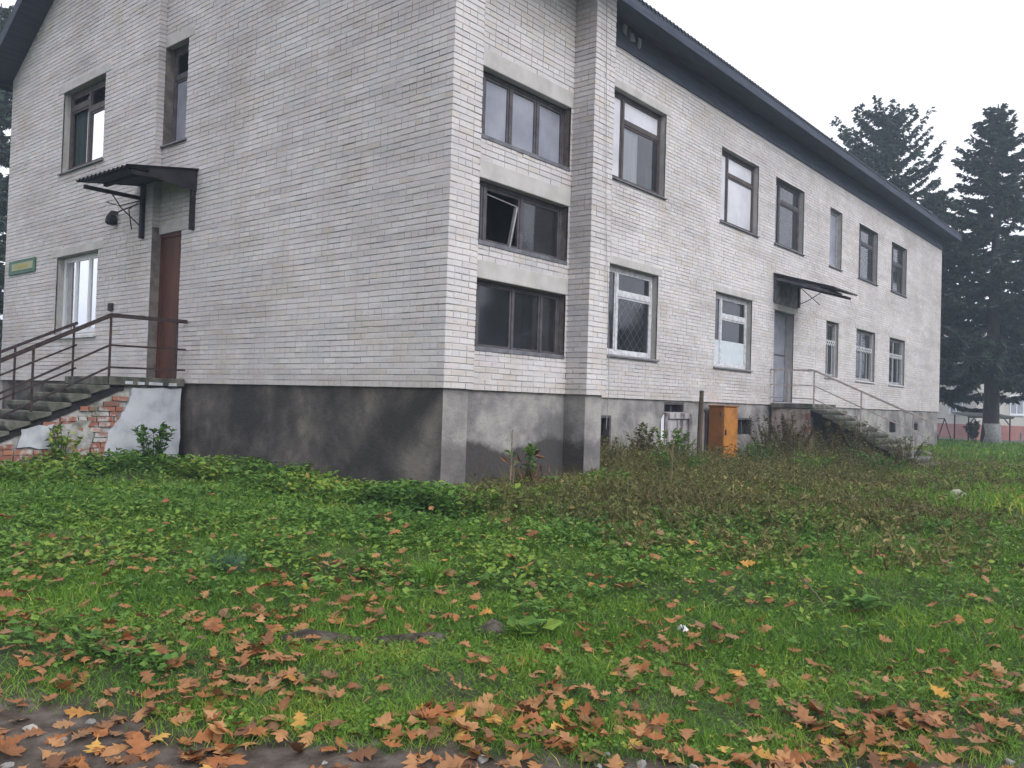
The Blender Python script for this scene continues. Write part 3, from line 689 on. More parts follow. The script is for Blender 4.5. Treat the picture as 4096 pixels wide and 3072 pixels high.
# ------------------------------------------------------------------ entrance stairs at the gable door
Y0, Y1 = 5.86, 7.46
stl = thing('entrance_stairs', (-1.3, Y0, -1.4), 'concrete entrance stairs with rusty railing and crumbling brick side at the brown door', 'stairs')
MB().box((-1.24, Y0, -.065), (-.03, Y1, .06), .006).build('landing', M_CONC, stl, bevel=.01)
for a_, b_ in ((-.30, -.17), (-.62, -.40), (-.80, -.70), (-1.0, -.88)): MB().box((a_, Y0-.010, -.050), (b_, Y0, -.008), .006).build('paint_streak', M_WHITEPL, stl)
RUN, RISE = .272, .137
for i in range(1, 11):
    xo = -1.24-RUN*i-.035; xi = -1.24-RUN*(i-1)+.02; zt = .06-RISE*i
    MB().prism([(xi, Y0, zt), (xo, Y0, zt+random.uniform(-.006, .006)), (xo-.005, Y0, zt-.065), (xo+.05, Y0, zt-.14), (xi, Y0, zt-.05)], (0, Y1-Y0, 0)).build('step', M_CONC, stl, bevel=.012)
zl = lambda x: -.075 + (x+1.05)*.50 if x < -1.05 else -.075
sw = MB().prism([(-.03, 5.96, -.07), (-1.05, 5.96, -.07), (-3.95, 5.96, -1.50), (-3.95, 5.96, -1.9), (-.03, 5.96, -1.9)], (0, .22, 0)).build('side_wall', M_OLDPL, stl)
MB().prism([(-.03, 7.2, -.07), (-1.05, 7.2, -.07), (-3.95, 7.2, -1.50), (-3.95, 7.2, -1.9), (-.03, 7.2, -1.9)], (0, .22, 0)).build('side_wall', M_OLDPL, stl)
# dark stringer edge under the steps
MB().prism([(-.98, 5.93, -.06), (-1.12, 5.93, -.06), (-3.98, 5.93, -1.47), (-3.98, 5.93, -1.55), (-1.05, 5.93, -.16), (-.98, 5.93, -.15)], (0, .04, 0)).build('stringer', M_DARKMETAL, stl)
# exposed bricks
rb = {}
for k in range(-19, -1):
    za = k*.079; u = -1.02 + random.uniform(-.06, .12) - (.13 if k % 2 else 0)
    while u > -3.6:
        ln = random.choice((.25, .25, .12)); ua = u-ln; zc = za+.04
        # plaster still covers the lower right part; gaps where bricks are gone
        edge = -1.02-.25*math.exp(-((za+.45)/.28)**2) + .10 if za > -.75 else -1.28
        if zl(ua) > za+.09 and random.random() < .86 and u < edge+.3 and not (-2.42 < (u+ua)/2 < -1.98 and -1.02 < za < -.72):
            kk = (ln, random.randrange(3))
            if kk not in rb:
                mm = MB().box((-ln/2+.006, -.035, -.033), (ln/2-.006, .02, .033), .006); me = bpy.data.meshes.new('brick'); me.from_pydata(mm.v, [], mm.f); me.materials.append(M_REDBRICK); rb[kk] = me
            o = bpy.data.objects.new('brick', rb[kk]); COL.objects.link(o); o.location = ((u+ua)/2, 5.948+random.uniform(-.004, .018), zc); setparent(o, sw)
        u = ua-.012
def jag(pts, n=5, a=.02):
    o = []
    for q in range(len(pts)):
        p0 = Vector(pts[q]); p1 = Vector(pts[(q+1) % len(pts)]); o.append(p0)
        for k in range(1, n): o.append(p0.lerp(p1, k/n) + Vector((random.uniform(-a, a), 0, random.uniform(-a, a))))
    return o
MB().prism(jag([(-.05, 5.905, -.085), (-.85, 5.905, -.10), (-.90, 5.905, -.30), (-1.02, 5.905, -.55), (-1.20, 5.905, -.78), (-1.28, 5.905, -1.35), (-.07, 5.905, -1.4)], 5, .022), (0, .055, 0)).build('plaster', M_WHITEPL, stl)
MB().prism(jag([(-1.98, 5.91, -.66), (-2.42, 5.91, -.74), (-2.46, 5.91, -1.0), (-2.02, 5.91, -1.02)], 5, .025), (0, .05, 0)).build('plaster', M_WHITEPL, stl)
MB().prism(jag([(-1.45, 5.91, -.62), (-1.92, 5.91, -.66), (-1.94, 5.91, -1.1), (-1.48, 5.91, -1.12)], 5, .05), (0, .05, 0)).build('plaster', M_OLDPL, stl)
def railing(par, m, path, posts, hs, wtop, wlow, post_w):
    """path: list of (point on the stair line); rails follow it at each height in hs"""
    for hi, hgt in enumerate(hs):
        mb = MB()
        for a, b in zip(path[:-1], path[1:]):
            A = Vector(a)+Vector((0, 0, hgt)); B = Vector(b)+Vector((0, 0, hgt)); mb.bar(A, B, *( (wtop) if hi == 0 else (wlow) ))
        mb.build('rail', m, par)
    for (x, y, za, zb) in posts: MB().bar((x, y, za), (x, y, zb), post_w).build('post', m, par)
sl_ = lambda x: (x+1.235)*.527
railing(stl, M_RUST, [(-.02, Y0+.03, 0), (-1.235, Y0+.03, -.01), (-3.75, Y0+.03, sl_(-3.75))], [(-.175, Y0+.03, .05, .99), (-1.235, Y0+.03, -.05, .97), (-2.307, Y0+.03, -.58, .40), (-3.35, Y0+.03, -1.1, -.14)], (1.0, .545, .21), (.045, .06), (.03, .03), .028)
sl2 = lambda x: (x+1.1)*.497
railing(stl, M_RUST, [(-1.08, Y1-.02, 0), (-3.75, Y1-.02, sl2(-3.75))], [(-1.13, Y1-.02, .02, .94), (-2.0, Y1-.02, -.42, .47), (-2.9, Y1-.02, -.87, .03)], (.945, .58, .20), (.035, .045), (.028, .028), .028)

# ------------------------------------------------------------------ far stairs at the steel door
str_ = thing('entrance_stairs', (14.4, .9, -1.4), 'concrete stairs with pale railing and pink plastered base at the grey steel door', 'stairs')
X0, X1 = 14.3, 16.05
MB().box((X0, .93, -.08), (X1, p-.05, .05), .008).build('landing', M_CONC, str_, bevel=.012)
for i in range(1, 11):
    yo = .93-.268*i-.035; yi = .93-.268*(i-1)+.02; zt = .05-RISE*i
    MB().prism([(X0, yi, zt), (X0, yo, zt+random.uniform(-.008, .008)), (X0, yo-.005, zt-.065), (X0, yo+.05, zt-.14), (X0, yi, zt-.05)], (X1-X0, 0, 0)).build('step', M_CONC, str_, bevel=.014)
MB().prism([(X0+.05, 1.10, -.08), (X0+.05, p-.05, -.08), (X0+.05, p-.05, -1.9), (X0+.05, 1.10, -1.9)], (.25, 0, 0)).build('side_wall', M_PINKPL, str_)
for xx, mm in ((X0+.06, M_DARKMETAL), (X1-.2, M_CONC)):
    MB().prism([(xx, 1.0, -.10), (xx, .92, -.10), (xx, -1.75, -1.47), (xx, -1.75, -1.62), (xx, 1.0, -.26)], (.12, 0, 0)).build('stringer', mm, str_)
bk = MB().prism([(X0+.14, -.25, -.80), (X0+.14, -1.7, -1.50), (X0+.14, -1.7, -1.9), (X0+.14, -.25, -1.9)], (.2, 0, 0)).build('side_wall', M_OLDPL, str_)
for k in range(-19, -9):
    za = k*.079; v = -.27
    while v > -1.65:
        ln = random.choice((.25, .25, .12)); vb = v-ln
        if -.80+(vb+.25)*.49 > za+.08:
            kk = (ln, random.randrange(3)); me = rb[kk] if kk in rb else list(rb.values())[0]
            o = bpy.data.objects.new('brick', me); COL.objects.link(o); o.location = (X0+.135, (v+vb)/2, za+.04); o.rotation_euler = (0, 0, R(90)); setparent(o, bk)
        v = vb-.012
br = MB().box((X0+.04, 1.0, -1.9), (X0+.30, 1.105, -.082)).build('side_wall', M_OLDPL, str_)
for k in range(-18, -1):
    kk = (.12, k % 3); me = rb[kk] if kk in rb else list(rb.values())[0]
    o = bpy.data.objects.new('brick', me); COL.objects.link(o); o.location = (X0+.035, 1.05, k*.079-.03); o.rotation_euler = (0, 0, R(90)); setparent(o, br)
MB().prism([(X1-.08, 1.0, -.10), (X1-.08, -1.75, -1.47), (X1-.08, -1.75, -1.9), (X1-.08, p-.06, -1.9), (X1-.08, p-.06, -.1)], (.06, 0, 0)).build('back_wall', M_OLDPL, str_)
sr = lambda y: (y-.905)*.44
railing(str_, M_PALESTEEL, [(X0+.02, p-.02, 0), (X0+.02, .905, -.03), (X0+.02, -1.88, sr(-1.88)-.03)], [(X0+.02, 1.95, .04, .93), (X0+.02, 1.57, .04, .93), (X0+.02, .905, -.02, .92), (X0+.02, -.27, -.66, .40), (X0+.02, -1.47, -1.25, -.15)], (.93, .54, .20), (.045, .05), (.028, .028), .030)

# ------------------------------------------------------------------ canopies
def sheet(par, P00, P10, P01, P11, n, amp, m, name='roof_sheet'):
    """corrugated sheet: P00-P10 along the wall, P01-P11 outer edge"""
    k = n*8; V = []; F = []
    for row in (0, 1):
        for q in range(k+1):
            a = Vector(P00 if row == 0 else P01).lerp(Vector(P10 if row == 0 else P11), q/k); V.append((a.x, a.y, a.z+amp*math.cos(2*math.pi*q/8)))
    for q in range(k): F.append((q, q+1, k+1+q+1, k+1+q))
    o = ob(name, mesh_np(name, V, F, smooth=True), m, par); s = o.modifiers.new('solid', 'SOLIDIFY'); s.thickness = .01; return o
cl = thing('door_canopy', (0, 6.6, 3.3), 'dark corrugated canopy on brackets above the brown gable door', 'canopy')
sheet(cl, (.0, 5.72, 3.47), (-.0, 7.52, 3.47), (-1.18, 5.72, 3.27), (-1.18, 7.52, 3.29), 12, .022, M_DARKMETAL)
MB().box((-1.08, 5.80, 3.19), (-.14, 5.86, 3.25)).build('arm', M_DARKMETAL, cl); MB().box((-1.12, 7.28, 3.15), (-.14, 7.34, 3.21)).build('arm', M_DARKMETAL, cl)
MB().box((-.80, 5.80, 3.255), (-.74, 7.34, 3.31)).build('purlin', M_DARKMETAL, cl)
MB().prism([(0, 5.76, 3.45), (-.80, 5.76, 3.32), (-.80, 5.76, 3.20), (0, 5.76, 3.12)], (0, .02, 0)).build('side_panel', M_DARKMETAL, cl)
MB().prism([(-.06, 5.80, 3.44), (-1.10, 5.80, 3.26), (-1.10, 7.3, 3.26), (-.14, 7.3, 3.44)], (0, 0, -.012)).build('ceiling_board', M_DARKMETAL, cl)
MB().bar((-.035, 5.82, 2.50), (-.035, 5.82, 3.44), .07).build('bracket', M_DARKMETAL, cl); MB().bar((-.165, 7.25, 2.48), (-.165, 7.25, 3.42), .07).build('bracket', M_DARKMETAL, cl)
MB().tube([(-.66, 7.31, 3.15), (-.50, 7.31, 2.95), (-.18, 7.29, 2.70)], .010).build('brace', M_RUST, cl)
MB().tube([(-.18, 7.31, 3.14), (-.36, 7.33, 2.95), (-.30, 7.33, 2.62)], .010).build('brace', M_RUST, cl)
MB().tube([(-.18, 7.34, 3.14), (-.45, 7.5, 3.02), (-.62, 7.6, 3.06)], .008).build('brace', M_RUST, cl)
lamp = thing('wall_lamp', (-.13, 8.3, 2.9), 'small dark lamp on a bent arm beside the gable canopy', 'lamp')
MB().tube([(-.16, 7.34, 3.10), (-.26, 7.8, 3.02), (-.24, 8.22, 2.98)], .012).build('arm', M_RUST, lamp)
MB().tube([(-.22, 8.26, 3.05), (-.22, 8.28, 2.96), (-.22, 8.30, 2.86), (-.22, 8.31, 2.82)], [.04, .09, .10, .06], n=10).build('shade', M_DARKMETAL, lamp)
MB().box((-.24, 8.22, 3.02), (-.134, 8.30, 3.07)).build('base', M_DARKMETAL, lamp)
cr = thing('door_canopy', (15.2, p, 3.3), 'sloping grey canopy above the far grey steel door', 'canopy')
M_GREYMETAL = mat('grey_sheet_metal', [(.055, .055, .065), (.11, .11, .13)], scale=5, rough=.6, bscale=40)
sheet(cr, (14.36, p, 3.48), (16.14, p, 3.48), (14.36, .45, 3.0), (16.14, .45, 3.0), 12, .02, M_GREYMETAL)
for xx in (14.42, 16.08):
    MB().bar((xx, p-.02, 3.36), (xx, .62, 2.92), .06, .07).build('arm', M_GREYMETAL, cr); MB().bar((xx, p-.035, 2.74), (xx, p-.035, 3.42), .07).build('bracket', M_GREYMETAL, cr)
MB().box((14.42, .85, 3.02), (16.08, .91, 3.08)).build('purlin', M_GREYMETAL, cr)
MB().prism([(14.45, p-.01, 3.45), (16.05, p-.01, 3.45), (16.05, .8, 3.06), (14.45, .8, 3.06)], (0, 0, -.012)).build('ceiling_board', M_GREYMETAL, cr)
MB().tube([(16.08, p-.05, 3.33), (16.08, 1.45, 2.80)], .011).build('brace', M_FRDARK, cr); MB().tube([(16.08, p-.05, 2.84), (16.08, 1.78, 2.93), (16.08, 1.40, 3.15)], .011).build('brace', M_FRDARK, cr)
# mottled grey panel above the steel door
MB().pbox(PM, 14.46, 16.04, door_m[3]+2*C+.01, 3.36, 0.0, .012).build('backing_board', mat('mottled_grey_board', [(.09, .088, .085), (.21, .205, .20), (.33, .32, .315)], scale=2.2, bscale=20), cr)

# ------------------------------------------------------------------ small things on and by the walls
sg = thing('wall_sign', (ST, 12.5, 2.27), 'small green and yellow sign board high on the gable wall', 'sign')
MG = mat('green_sign_paint', [(.03, .10, .065), (.05, .15, .10)], scale=5, rough=.5, bstr=0); MY = mat('faded_yellow_panel', [(.22, .27, .14), (.34, .34, .16), (.30, .33, .30)], scale=4, rough=.5, bstr=0)
MB().pbox(PGS, 11.83, 13.24, 2.27, 2.57, .012, .035).build('board', MG, sg, bevel=.004); MB().pbox(PGS, 11.92, 13.05, 2.345, 2.50, .035, .040).build('panel', MY, sg)
MB().pbox(PGS, 12.2, 12.75, 2.39, 2.46, .040, .043).build('panel', mat('dull_yellow', [(.36, .33, .12), (.40, .36, .14)], bstr=0), sg)
jb = MB().pbox(PGS, 8.25, 8.40, 1.28, 1.42, .0, .05).build('junction_box', M_RUST, None, bevel=.01); tag(jb, 'small rusty junction box on the gable wall between window and stairs', 'box')
cb = MB().tube([(3.10, -.035, 6.3), (3.17, -.03, 4.6), (3.26, -.03, 2.6), (3.42, -.03, 1.0), (3.47, -.03, .1), (3.44, -.02, -.5)], .005).build('cable', M_FRGREY); tag(cb, 'thin dark cable running down the right pier of the stair tower', 'cable')
M_ORANGE = mat('orange_painted_steel', [(.26, .105, .03), (.40, .165, .035), (.46, .19, .04)], scale=4, rough=.5, bscale=30, bstr=.1)
M_ORSHADE = mat('shaded_orange_steel', [(.21, .085, .024), (.29, .115, .029)], scale=3, rough=.6, bscale=30, bstr=.15)  # darker copy of the orange: shade on the cabinet side painted in
cz = -1.30
cab = thing('utility_cabinet', (11.1, 1.8, cz), 'orange metal utility cabinet standing against the plinth', 'cabinet')
MB().box((10.73, 1.645, cz), (11.45, 2.0, -.10)).build('body', M_ORSHADE, cab, bevel=.01)
MB().box((10.70, 1.60, -.10), (11.48, 2.02, -.065)).build('top', M_ORSHADE, cab, bevel=.008)
dd = MB().box((10.735, 1.615, cz+.02), (11.445, 1.643, -.115)).build('door', M_ORANGE, cab, bevel=.006)
MB().box((10.78, 1.585, -.75), (10.81, 1.614, -.62)).build('handle', M_RUST, dd)
for zz in (-.28, -1.1): MB().tube([(10.722, 1.70, zz-.05), (10.722, 1.70, zz+.05)], .018).build('hinge', M_RUST, cab)
M_WOOD = mat('grey_brown_wood', [(.07, .052, .042), (.14, .11, .09)], scale=6, bscale=40, stretch=(1, 1, .2))
po = MB().tube([(9.86, 1.77, -1.7), (9.87, 1.77, -.6), (9.89, 1.76, .24)], [.065, .058, .05], n=8).build('timber_post', M_WOOD); tag(po, 'brown timber post standing between the mauve basement door and orange cabinet', 'post')
pi_ = MB().tube([(9.985, 1.78, -1.6), (9.985, 1.78, -.10), (10.0, 1.95, -.03)], .018, n=8).build('gas_pipe', mat('yellow_pipe', [(.35, .22, .05), (.42, .27, .07)], bstr=0)); tag(pi_, 'thin yellow pipe behind the timber post', 'pipe')
p3 = MB().tube([(10.55, 1.98, -1.6), (10.55, 1.98, -.25), (10.58, 2.04, -.2)], .022, n=8).build('drain_pipe', M_RUST); tag(p3, 'rusty pipe between yellow pipe and orange cabinet', 'pipe')

# ------------------------------------------------------------------ vegetation builders
def nrm(v): return v/np.maximum(np.linalg.norm(v, axis=-1, keepdims=True), 1e-9)
def leafbatch(base, d, up, L, W, bv, droop=.15):
    """folded leaf: 5 points, 4 triangles; returns verts, tris, attribute"""
    d = nrm(d); s = nrm(np.cross(d, up)); n = np.cross(s, d); L = L[:, None]; W = W[:, None]
    m = base+d*.42*L-n*.06*L; l = base+d*.45*L+s*W*.5+n*.05*L; r = base+d*.45*L-s*W*.5+n*.05*L; t_ = base+d*L-n*droop*L
    V = np.stack([base, l, m, r, t_], 1).reshape(-1, 3); k = len(base)
    F = (np.array([(0, 2, 1), (0, 3, 2), (1, 2, 4), (2, 3, 4)])[None]+5*np.arange(k)[:, None, None]).reshape(-1, 3)
    return V, F, np.repeat(bv, 5)
def bladebatch(base, d, h, w, lean, bv):
    k = len(base); a = rng.uniform(0, 2*np.pi, k); s = np.stack([np.cos(a), np.sin(a), np.zeros(k)], 1)*w[:, None]*.5
    up = np.array([0, 0, 1.0]); m = base+up*(h*.55)[:, None]+d*(lean*.35)[:, None]; t_ = base+up*h[:, None]+d*lean[:, None]
    V = np.stack([base-s, base+s, m-s*.75, m+s*.75, t_], 1).reshape(-1, 3)
    F = (np.array([(0, 1, 3), (0, 3, 2), (2, 3, 4)])[None]+5*np.arange(k)[:, None, None]).reshape(-1, 3)
    return V, F, np.repeat(bv, 5)
def cat_(parts):
    V = []; F = []; A = []; o = 0
    for v, f, a in parts: V.append(v); F.append(f+o); A.append(a); o += len(v)
    return np.concatenate(V), np.concatenate(F), np.concatenate(A)
def fan(n, d0, d1, a0=-35, a1=35, power=1.0):
    d = np.exp(rng.uniform(math.log(d0), math.log(d1), n)); a = YAW+np.radians(rng.uniform(a0, a1, n))
    return CAM[0]+d*np.cos(a), CAM[1]+d*np.sin(a), d
def free(x, y):
    inb = ((x > -.10) & (y > -.06) & (x < 3.5)) | ((x > 3.4) & (y > p-.04) & (x < XE+.1)) | ((x > ST-.06) & (y > 6.9) & (x < 4))
    ins = ((x > -3.9) & (x < .1) & (y > 5.85) & (y < 7.5)) | ((x > 14.25) & (x < 16.1) & (y > -1.7) & (y < 2.2)) | ((x > 10.7) & (x < 11.47) & (y > 1.6))
    return ~(inb | ins)
def patch(x, y, f=1.0, s=0.0): return .5+.25*np.sin(1.3*f*x+.9*f*y+s)+.25*np.sin(2.1*f*y-1.7*f*x+2.3+s*2)*np.cos(.7*f*x+s)
def rdir(k, lo, hi):
    a = rng.uniform(0, 2*np.pi, k); e = np.radians(rng.uniform(lo, hi, k)); return np.stack([np.cos(a)*np.cos(e), np.sin(a)*np.cos(e), np.sin(e)], 1)
UPV = np.array([0, 0, 1.0])

# short grass
M_GRASS = leafmat('grass_blades', [(0, (0.058, 0.137, 0.018)), (.3, (0.101, 0.237, 0.026)), (.6, (0.165, 0.313, 0.034)), (.85, (0.272, 0.380, 0.045)), (1, (0.504, 0.457, 0.090))], trans=.3)
x, y, d = fan(245000, 3.0, 14); e = pedge(x, y)
pn = patch(x, y, 2.4)
k = free(x, y) & (e + .22*(pn-.5)*2 > rng.uniform(-.10, .30, len(x))) & (rng.random(len(x)) < .55+.6*pn)
x, y, d = x[k], y[k], d[k]; pn = pn[k]
h = rng.uniform(.02, .07, len(x))*(.45+.6*patch(x, y, 1.7, 1)+.75*patch(x, y, 6.1, 2)**2); bv = np.clip(.05+.38*patch(x, y, .9, 3)+.38*patch(x, y, 3.7, 6)+rng.normal(0, .17, len(x))+.5*(rng.random(len(x)) < .03), 0, 1)
bs = np.stack([x, y, gnd(x, y)-.004], 1)
gr = bladebatch(bs, rdir(len(x), 0, 0), h, np.clip(.0042*d/4, .004, .010), rng.uniform(.01, .085, len(x)), bv)
tag(ob('grass', mesh_np('grass', *gr), M_GRASS), 'short green grass in front of the building', 'grass', kind='stuff')
# rougher grass towards the right and far away
x, y, d = fan(90000, 12, 75, -36, 8); k = free(x, y); x, y, d = x[k], y[k], d[k]
h = rng.uniform(.05, .14, len(x))*(.6+.9*patch(x, y, .6, 5)); bv = np.clip(.30+.35*patch(x, y, .35, 2)+.28*ss(-3.5, -6, y)+rng.normal(0, .18, len(x)), 0, 1)
gr = bladebatch(np.stack([x, y, gnd(x, y)-.01], 1), rdir(len(x), 0, 0), h, np.clip(.0016*d, .014, .07), rng.uniform(.02, .10, len(x)), bv)
tag(ob('grass', mesh_np('lawn', *gr), M_GRASS), 'rough green lawn beside the far stairs', 'grass', kind='stuff')

# clover and moss tufts in the short grass
x, y, d = fan(60000, 3.0, 11); k = free(x, y) & (pedge(x, y) > .02) & (rng.random(len(x)) < .15+.85*(patch(x, y, 2.9, 12) > .5)); x, y = x[k], y[k]; q = len(x)
L = rng.uniform(.012, .032, q); bv = np.clip(.2+.45*patch(x, y, 2.2, 4)+rng.normal(0, .17, q), 0, 1)
M_CLOVER = leafmat('clover_leaves', [(0, (0.053, 0.127, 0.019)), (.4, (0.102, 0.216, 0.029)), (.75, (0.185, 0.298, 0.039)), (1, (0.351, 0.343, 0.058))])
cv_ = leafbatch(np.stack([x, y, gnd(x, y)+rng.uniform(.005, .045, q)], 1), rdir(q, -5, 40), np.tile(UPV, (q, 1))+.4*rng.normal(size=(q, 3)), L, L*.9, bv)
tag(ob('clover', mesh_np('clover_tufts', *cv_), M_CLOVER), 'tiny clover leaves and moss among the short grass', 'clover', kind='stuff')

# leafy weeds between the grass and the walls
M_WEED = leafmat('weed_leaves', [(0, (0.043, 0.107, 0.024)), (.3, (0.085, 0.189, 0.034)), (.6, (0.149, 0.264, 0.043)), (.85, (0.255, 0.339, 0.051)), (1, (0.340, 0.235, 0.062))], trans=.25)
def weeds(n, d0, d1, a0, a1, hmax, lmin, lmax, nl, accept, tall=0.0):
    x, y, d = fan(n, d0, d1, a0, a1); k = free(x, y) & accept(x, y, d); x, y, d = x[k], y[k], d[k]
    z = gnd(x, y); H_ = hmax*rng.uniform(.35, 1, len(x))*(.55+.75*patch(x, y, 1.5, 4))
    P0 = np.repeat(np.stack([x, y, z], 1), nl, 0); HH = np.repeat(H_, nl); q = len(P0)
    f_ = rng.uniform(.25, 1, q); dr = rdir(q, -5, 45); L = rng.uniform(lmin, lmax, q); W = L*rng.uniform(.22, .9, q)
    base = P0+UPV*(HH*f_)[:, None]+dr*np.array([1, 1, 0])*(rng.uniform(.0, .06, q))[:, None]
    bv = np.clip(np.repeat(.16+.42*patch(x, y, 1.1, 7), nl)+rng.normal(0, .17, q)+.12*f_, 0, 1)
    out = [leafbatch(base, dr, np.tile(UPV, (q, 1))+.35*rng.normal(size=(q, 3)), L, W, bv)]
    sb = np.stack([x, y, z], 1); out.append(bladebatch(sb, rdir(len(x), 0, 0), H_, np.full(len(x), .006), rng.uniform(0, .05, len(x)), np.full(len(x), .25)))
    return cat_(out)
acc = lambda x, y, d: (rng.random(len(x)) < ss(4.9, 8.2, d+2.6*(patch(x, y, 1.4, 2)-.5)+1.2*(patch(x, y, 3.3, 5)-.5))*np.where(x > 2.2, .5, 1)*(1-.75*ss(-3.2, -4.6, y))*(.25+.75*(patch(x, y, 2.0, 8) > .36))*np.where(pedge(x, y) > .3, 1, .1))
wv = weeds(24000, 4.6, 24, -35, 35, .14, .022, .075, 8, acc)
tag(ob('weeds', mesh_np('weeds', *wv), M_WEED), 'low leafy green weeds in front of the plinth', 'weeds', kind='stuff')
# longer grass and straw coming up between the weeds
x, y, d = fan(42000, 5.2, 20); k = free(x, y) & (pedge(x, y) > .5) & (rng.random(len(x)) < .25+.9*(patch(x, y, 1.9, 14) > .45)); x, y, d = x[k], y[k], d[k]
h = rng.uniform(.05, .20, len(x))*(.35+.75*patch(x, y, 1.1, 3))*(.38+.62*ss(5.5, 10, d)); bv = np.clip(.15+.3*patch(x, y, 1.3, 9)+rng.normal(0, .2, len(x))+.55*(rng.random(len(x)) < .08), 0, 1)
gr = bladebatch(np.stack([x, y, gnd(x, y)], 1), rdir(len(x), 0, 0), h, np.clip(.0011*d, .006, .016), rng.uniform(.02, .16, len(x)), bv)
tag(ob('grass', mesh_np('long_grass', *gr), M_GRASS), 'longer grass blades standing between the weeds', 'grass', kind='stuff')
# taller growth along the foot of the gable wall, stairs and tower
near = lambda x, y, d: (((x > -1.1) & (x < -.05) & (y > -.6)) | ((y > -1.0) & (y < 0) & (x > -.8) & (x < 3.4)) | ((x > -4.2) & (x < -.1) & (y > 4.6) & (y < 5.85)) | ((x > -6) & (x < -2.2) & (y > 4)))
wv = weeds(13000, 8.5, 17, -8, 36, .27, .05, .11, 8, near)
tag(ob('weeds', mesh_np('tall_weeds', *wv), M_WEED), 'taller green weeds along the foot of the gable wall and stairs', 'weeds', kind='stuff')
# sparse lush weeds in the right-hand grass
accr = lambda x, y, d: (patch(x, y, 1.0, 9) > .62) & (d > 7)
wv = weeds(6000, 5.5, 26, -36, -6, .11, .03, .075, 7, accr)
tag(ob('weeds', mesh_np('clover', *wv), M_WEED), 'patches of low leafy weeds in the grass in front of the long wall', 'weeds', kind='stuff')
# dry brown undergrowth in front of the main wall
M_DRY = leafmat('dry_undergrowth', [(0, (0.066, 0.050, 0.023)), (.3, (0.124, 0.091, 0.040)), (.55, (0.105, 0.131, 0.036)), (.8, (0.183, 0.172, 0.055)), (1, (0.288, 0.227, 0.090))], trans=.15)
x, y, d = fan(17000, 7.2, 30, -32, 6)
zone = (.10+.90*ss(-5.2, -.8, y+1.8*patch(x, y, .8, 1)-1.2*patch(x, y, 2.6, 2)))*ss(-.6, 2.6, x+1.2*patch(x, y, 2, 3))*ss(-6.5, -5.0, y)
k = free(x, y) & (rng.random(len(x)) < zone*np.where(x < 17, 1, .25)); x, y, d = x[k], y[k], d[k]
z = gnd(x, y); hm = .17+.10*ss(-3, -.5, y)+.22*ss(-.6, 1.2, y)*(x > 3.5)+.45*np.exp(-((x-13.2)/1.5)**2)*np.exp(-((y-.5)/1.3)**2)
hh = hm*rng.uniform(.4, 1.15, len(x)); nl = 7
P0 = np.repeat(np.stack([x, y, z], 1), nl, 0); HH = np.repeat(hh, nl); q = len(P0); f_ = rng.uniform(.15, 1, q); dr = rdir(q, -20, 60)
lean = np.repeat(rdir(len(x), 0, 0)*(rng.uniform(.0, .25, len(x))*hh)[:, None], nl, 0)
base = P0+UPV*(HH*f_)[:, None]+lean*f_[:, None]; L = rng.uniform(.03, .10, q); bvs = np.repeat(np.clip(.30+.64*patch(x, y, .9, 11)*rng.uniform(.5, 1.35, len(x)), 0, 1), nl)
o1 = leafbatch(base, dr, np.tile(UPV, (q, 1))+.6*rng.normal(size=(q, 3)), L, L*rng.uniform(.25, .6, q), np.clip(bvs+rng.normal(0, .14, q), 0, 1))
sx_ = np.repeat(np.stack([x, y, z], 1), 7, 0); hh = hh*np.where((x > 8.3) & (x < 12.2) & (y > .2), .5, 1.0); hs_ = np.repeat(hh, 7)*rng.uniform(.6, 1.6, 7*len(x))
o2 = bladebatch(sx_, rdir(len(sx_), 0, 0), hs_, np.full(len(sx_), .007), hs_*rng.uniform(.1, .9, len(sx_)), np.clip(rng.normal(.55, .27, len(sx_)), 0, 1))
dv = cat_([o1, o2]); tag(ob('undergrowth', mesh_np('undergrowth', *dv), M_DRY), 'brown dry undergrowth in front of the long wall', 'undergrowth', kind='stuff')

def plant(name, loc, label, cat, n, rad, hgt, lmin, lmax, m, stems=6, ratio=.6, group=None, bvm=.45, tilt=(-10, 60)):
    lx, ly = loc; lz = gz(lx, ly); th_ = thing(name, (lx, ly, lz), label, cat, group)
    st = MB(); tips = []
    for s in range(stems):
        a = random.uniform(0, 6.28); r_ = rad*random.uniform(.2, 1); h_ = hgt*random.uniform(.55, 1)
        tp = Vector((lx+r_*math.cos(a), ly+r_*math.sin(a), lz+h_)); b0 = Vector((lx+.2*r_*math.cos(a), ly+.2*r_*math.sin(a), lz-.02))
        mid = b0.lerp(tp, .55)+Vector((0, 0, .12*h_)); st.tube([b0, mid, tp], [.008, .006, .003], n=4); tips.append((b0, mid, tp))
    st.build('stem', m, th_)
    idx = rng.integers(0, stems, n); f_ = rng.uniform(.25, 1, n)
    B = np.array([[tuple(c) for c in tp] for tp in tips]); b0, mi, tp = B[idx, 0], B[idx, 1], B[idx, 2]; ff = f_[:, None]
    base = (1-ff)**2*b0+2*ff*(1-ff)*mi+ff**2*tp; L = rng.uniform(lmin, lmax, n)
    V, F, A = leafbatch(base, rdir(n, *tilt), np.tile(UPV, (n, 1))+.5*rng.normal(size=(n, 3)), L, L*ratio, np.clip(rng.normal(bvm, .2, n), 0, 1))
    ob('foliage', mesh_np('foliage', V, F, A), m, th_); return th_
plant('shrub', (7.75, 1.3), 'green leafy shrub growing under the first ground-floor window', 'shrub', 900, .65, .85, .05, .10, M_WEED, 16, bvm=.5)
plant('shrub', (7.0, 1.5), 'brown wilted shrub in front of the narrow basement opening by the tower', 'shrub', 420, .5, .95, .05, .11, M_DRY, 12, bvm=.35)
